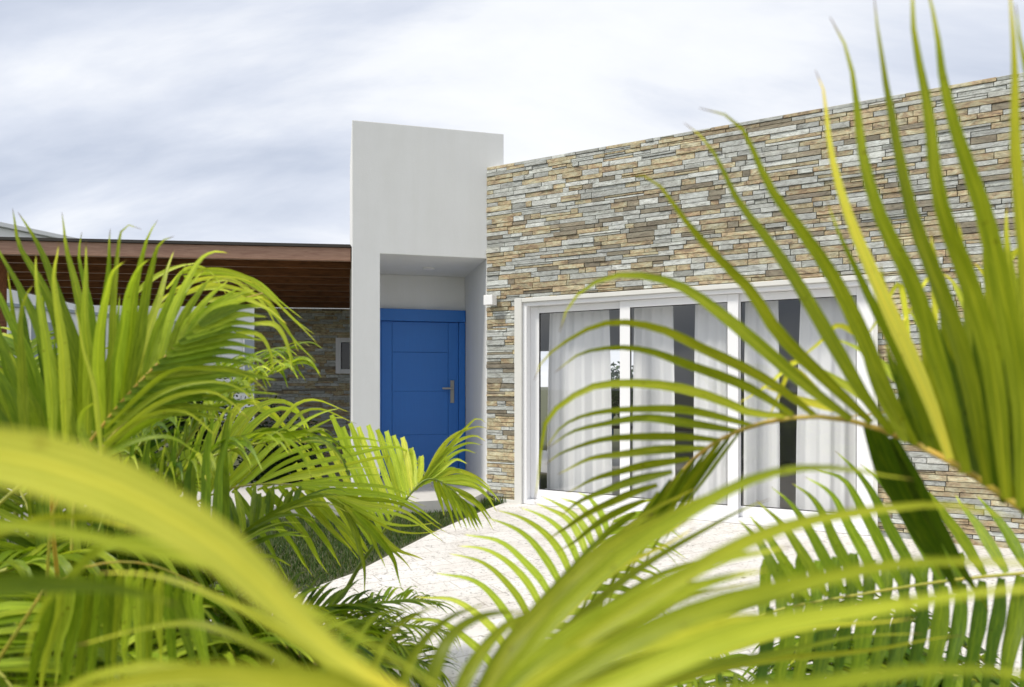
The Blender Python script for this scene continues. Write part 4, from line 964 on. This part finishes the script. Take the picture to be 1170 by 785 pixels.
# ===== path-side palm (fine leaflets over the paving)
PP = Vector((.12, 1.55, 0)); P4 = palm_root('areca_palm', PP, 'small areca palm beside the pale path, with fine arching leaflets')
canes(P4, PP, [.15, .2, .12], 4, .05)
f4 = []
for bx, by, pts in [(588, 762, [(560, 715), (520, 687), (471, 681)]), (600, 745, [(575, 695), (538, 662), (494, 655)]), (613, 727, [(590, 680), (552, 643), (512, 633)]), (625, 710, [(602, 665), (565, 632), (521, 623)]), (636, 695, [(612, 655), (572, 620), (526, 609)]), (646, 680, [(625, 640), (592, 605), (556, 592)]), (655, 667, [(640, 630), (606, 596), (566, 583)]), (664, 654, [(652, 622), (628, 594), (593, 580)]), (672, 642, [(662, 612), (642, 588), (610, 575)]), (680, 630, [(668, 604), (648, 582), (618, 567)]), (688, 620, [(680, 598), (662, 578), (640, 568)]), (694, 610, [(688, 590), (676, 572), (660, 562)]), (576, 780, [(545, 740), (505, 712), (460, 705)])]:
    f4.append(UL((bx, by), pts[-1], pts[:-1], 8.5, .58, d0=1.7, d1=1.85))
frond(P4, [(555, 830, 1.55), (590, 760, 1.65), (625, 710, 1.75), (660, 660, 1.85), (690, 616, 1.95), (706, 585, 2.05)], f4,
      [dict(n=18, s0=.3, s1=.97, side=1, L=.34, ang=R(55), lift=.3, droop=.8, w=.016, tint=.56, nrm=(0, -1, .6))], rr=(.004, .001), tone=.15, seed=71, petiole=PET(.1, 1.5, .15))
k = 80
for (az, el, Ln, bd, ti, b) in [(60, 45, .8, 75, .44, (.2, 1.75, .12)), (75, 35, .75, 60, .42, (.25, 1.6, .12)), (40, 38, .9, 60, .46, (.25, 1.8, .1)), (95, 25, .6, 45, .38, (.2, 1.4, .1)), (30, 55, .7, 80, .5, (.3, 1.9, .1))]:
    wild(P4, b, az, el, Ln, bd, n=30, LL=.30, w=.014, tint=ti, seed=k, s0=.15, droop=1.0); k += 1

# ===== near palm, bottom centre (out of focus)
NP_ = Vector((-.02, .62, 0)); P5 = palm_root('areca_palm', NP_, 'blurred areca palm closest to the viewer at bottom centre, leaves fanning to the right')
canes(P5, NP_, [.5, .55, .45], 5, .05)
f3 = []
def NX(pts, w_, t_, d0, d1, **k):
    nn = len(pts)-1; f3.append(([(x, y, d0+(d1-d0)*i/nn) for i, (x, y) in enumerate(pts)], w_, t_, k))
NX([(560, 800), (640, 700), (720, 630), (800, 575), (870, 545), (960, 535), (1040, 545)], 30, .52, .62, .75, tw=.1)
NX([(570, 805), (680, 720), (780, 660), (880, 610), (980, 583), (1080, 575), (1170, 600)], 32, .56, .6, .62, tw=.1)
NX([(580, 815), (700, 745), (820, 690), (940, 660), (1060, 645), (1200, 640)], 44, .58, .5, .48, tw=.1)
NX([(590, 830), (720, 775), (850, 725), (980, 695), (1100, 680), (1230, 675)], 48, .60, .46, .44, tw=.1)
NX([(600, 850), (760, 810), (900, 785), (1050, 768), (1240, 775)], 40, .56, .42, .42, tw=.2)
NX([(540, 810), (590, 730), (640, 680), (700, 620), (760, 590), (830, 560)], 40, .48, .66, .78, tw=.2)
NX([(535, 810), (575, 740), (610, 700), (660, 640), (705, 595)], 20, .36, .7, .9)
NX([(565, 800), (650, 730), (740, 680), (820, 640), (900, 625)], 44, .50, .6, .7, tw=.2)
NX([(560, 810), (640, 745), (720, 700), (800, 670), (880, 650)], 46, .46, .58, .66, tw=.3)
NX([(560, 820), (640, 770), (730, 735), (830, 712), (930, 700)], 46, .52, .55, .6, tw=.2)
NX([(510, 835), (540, 760), (580, 715), (640, 690)], 26, .42, .7, .8)
NX([(480, 835), (505, 745), (545, 705), (602, 700)], 26, .40, .72, .82)
NX([(450, 830), (470, 755), (505, 712), (556, 688)], 18, .40, .78, .9)
NX([(415, 820), (430, 755), (455, 715), (500, 692)], 15, .42, .8, .95)
NX([(385, 800), (400, 745), (428, 706), (476, 692)], 13, .40, .85, 1.0)
NX([(350, 800), (380, 745), (400, 715), (440, 700)], 12, .38, .85, 1.0)
r3 = random.Random(33)
for i in range(17):
    u = i/16; a_ = R(58-u*44); ln = r3.uniform(230, 380)+u*120; bx, by = 548+u*50+r3.uniform(-10, 10), 800+u*15
    q_ = [(bx+ln*t_*math.cos(a_)*(1+.18*t_), by-ln*t_*math.sin(a_)*(1-.20*t_*t_)) for t_ in (0, .25, .5, .75, 1)]
    NX(q_, r3.uniform(13, 22), .42+r3.uniform(0, .16), r3.uniform(.72, .85), r3.uniform(.85, 1.1))
frond(P5, [(300, 900, .75), (400, 850, .72), (480, 822, .68), (560, 805, .62), (640, 830, .55), (700, 870, .5)], f3, None, rr=(.006, .003), tone=.3, wk=.60, hue=.40, seed=91, petiole=PET(-.25, .7, .5))

# ===== near palm, left edge (out of focus)
NL = Vector((-.55, .55, 0)); P6 = palm_root('areca_palm', NL, 'blurred areca palm at lower left with one broad yellow-green leaf close to the viewer')
canes(P6, NL, [.5, .55, .6], 6, .05)
f2 = []
def LX(pts, w_, t_, d0, d1, **k):
    nn = len(pts)-1; f2.append(([(x, y, d0+(d1-d0)*i/nn) for i, (x, y) in enumerate(pts)], w_, t_, k))
LX([(-160, 520), (-60, 515), (40, 527), (140, 560), (235, 618), (320, 690), (400, 752), (500, 815)], 80, .71, .33, .36, tw=.0, fold=.2)
LX([(-140, 600), (-40, 598), (60, 605), (150, 622), (250, 650), (340, 690), (430, 735), (520, 800)], 15, .60, .42, .5, tw=.1)
LX([(-140, 700), (0, 672), (100, 668), (200, 690)], 30, .40, .40, .5, tw=.2)
LX([(560, 870), (440, 800), (320, 778), (200, 775), (80, 790), (-60, 800)], 44, .62, .36, .36, tw=.1)
LX([(500, 870), (420, 790), (340, 735), (270, 690), (190, 662), (110, 655)], 15, .56, .6, .7)
LX([(430, 850), (330, 760), (240, 715), (160, 720), (90, 735)], 13, .52, .65, .75)
LX([(260, 640), (190, 625), (130, 620), (90, 650), (50, 690), (30, 760)], 16, .56, .6, .7)
LX([(400, 840), (310, 800), (210, 765), (110, 770), (30, 810)], 20, .55, .5, .55)
LX([(-60, 640), (20, 600), (90, 590), (150, 606)], 12, .5, .6, .7)
frond(P6, [(-260, 640, .36), (-220, 560, .36), (-160, 520, .34), (-100, 505, .34)], f2, None, rr=(.006, .003), tone=.4, wk=.84, hue=.32, seed=95, petiole=PET(-.6, .5, .6))
k = 100
for (az, el, Ln, bd, ti, b) in [(-20, 60, .7, 90, .40, (-.75, 1.05, .35)), (30, 55, .7, 80, .38, (-.8, 1.1, .3)), (70, 45, .6, 80, .38, (-.7, 1.15, .25)), (-80, 60, .6, 80, .42, (-.9, 1.0, .35)), (110, 40, .6, 70, .40, (-.7, 1.0, .3)), (50, 25, .6, 50, .34, (-.6, 1.2, .2)), (10, 40, .6, 80, .36, (-1.0, 1.2, .3))]:
    wild(P6, b, az, el, Ln, bd, n=24, LL=.32, w=.024, tint=ti+.06, seed=k, s0=.2, droop=1.0); k += 1
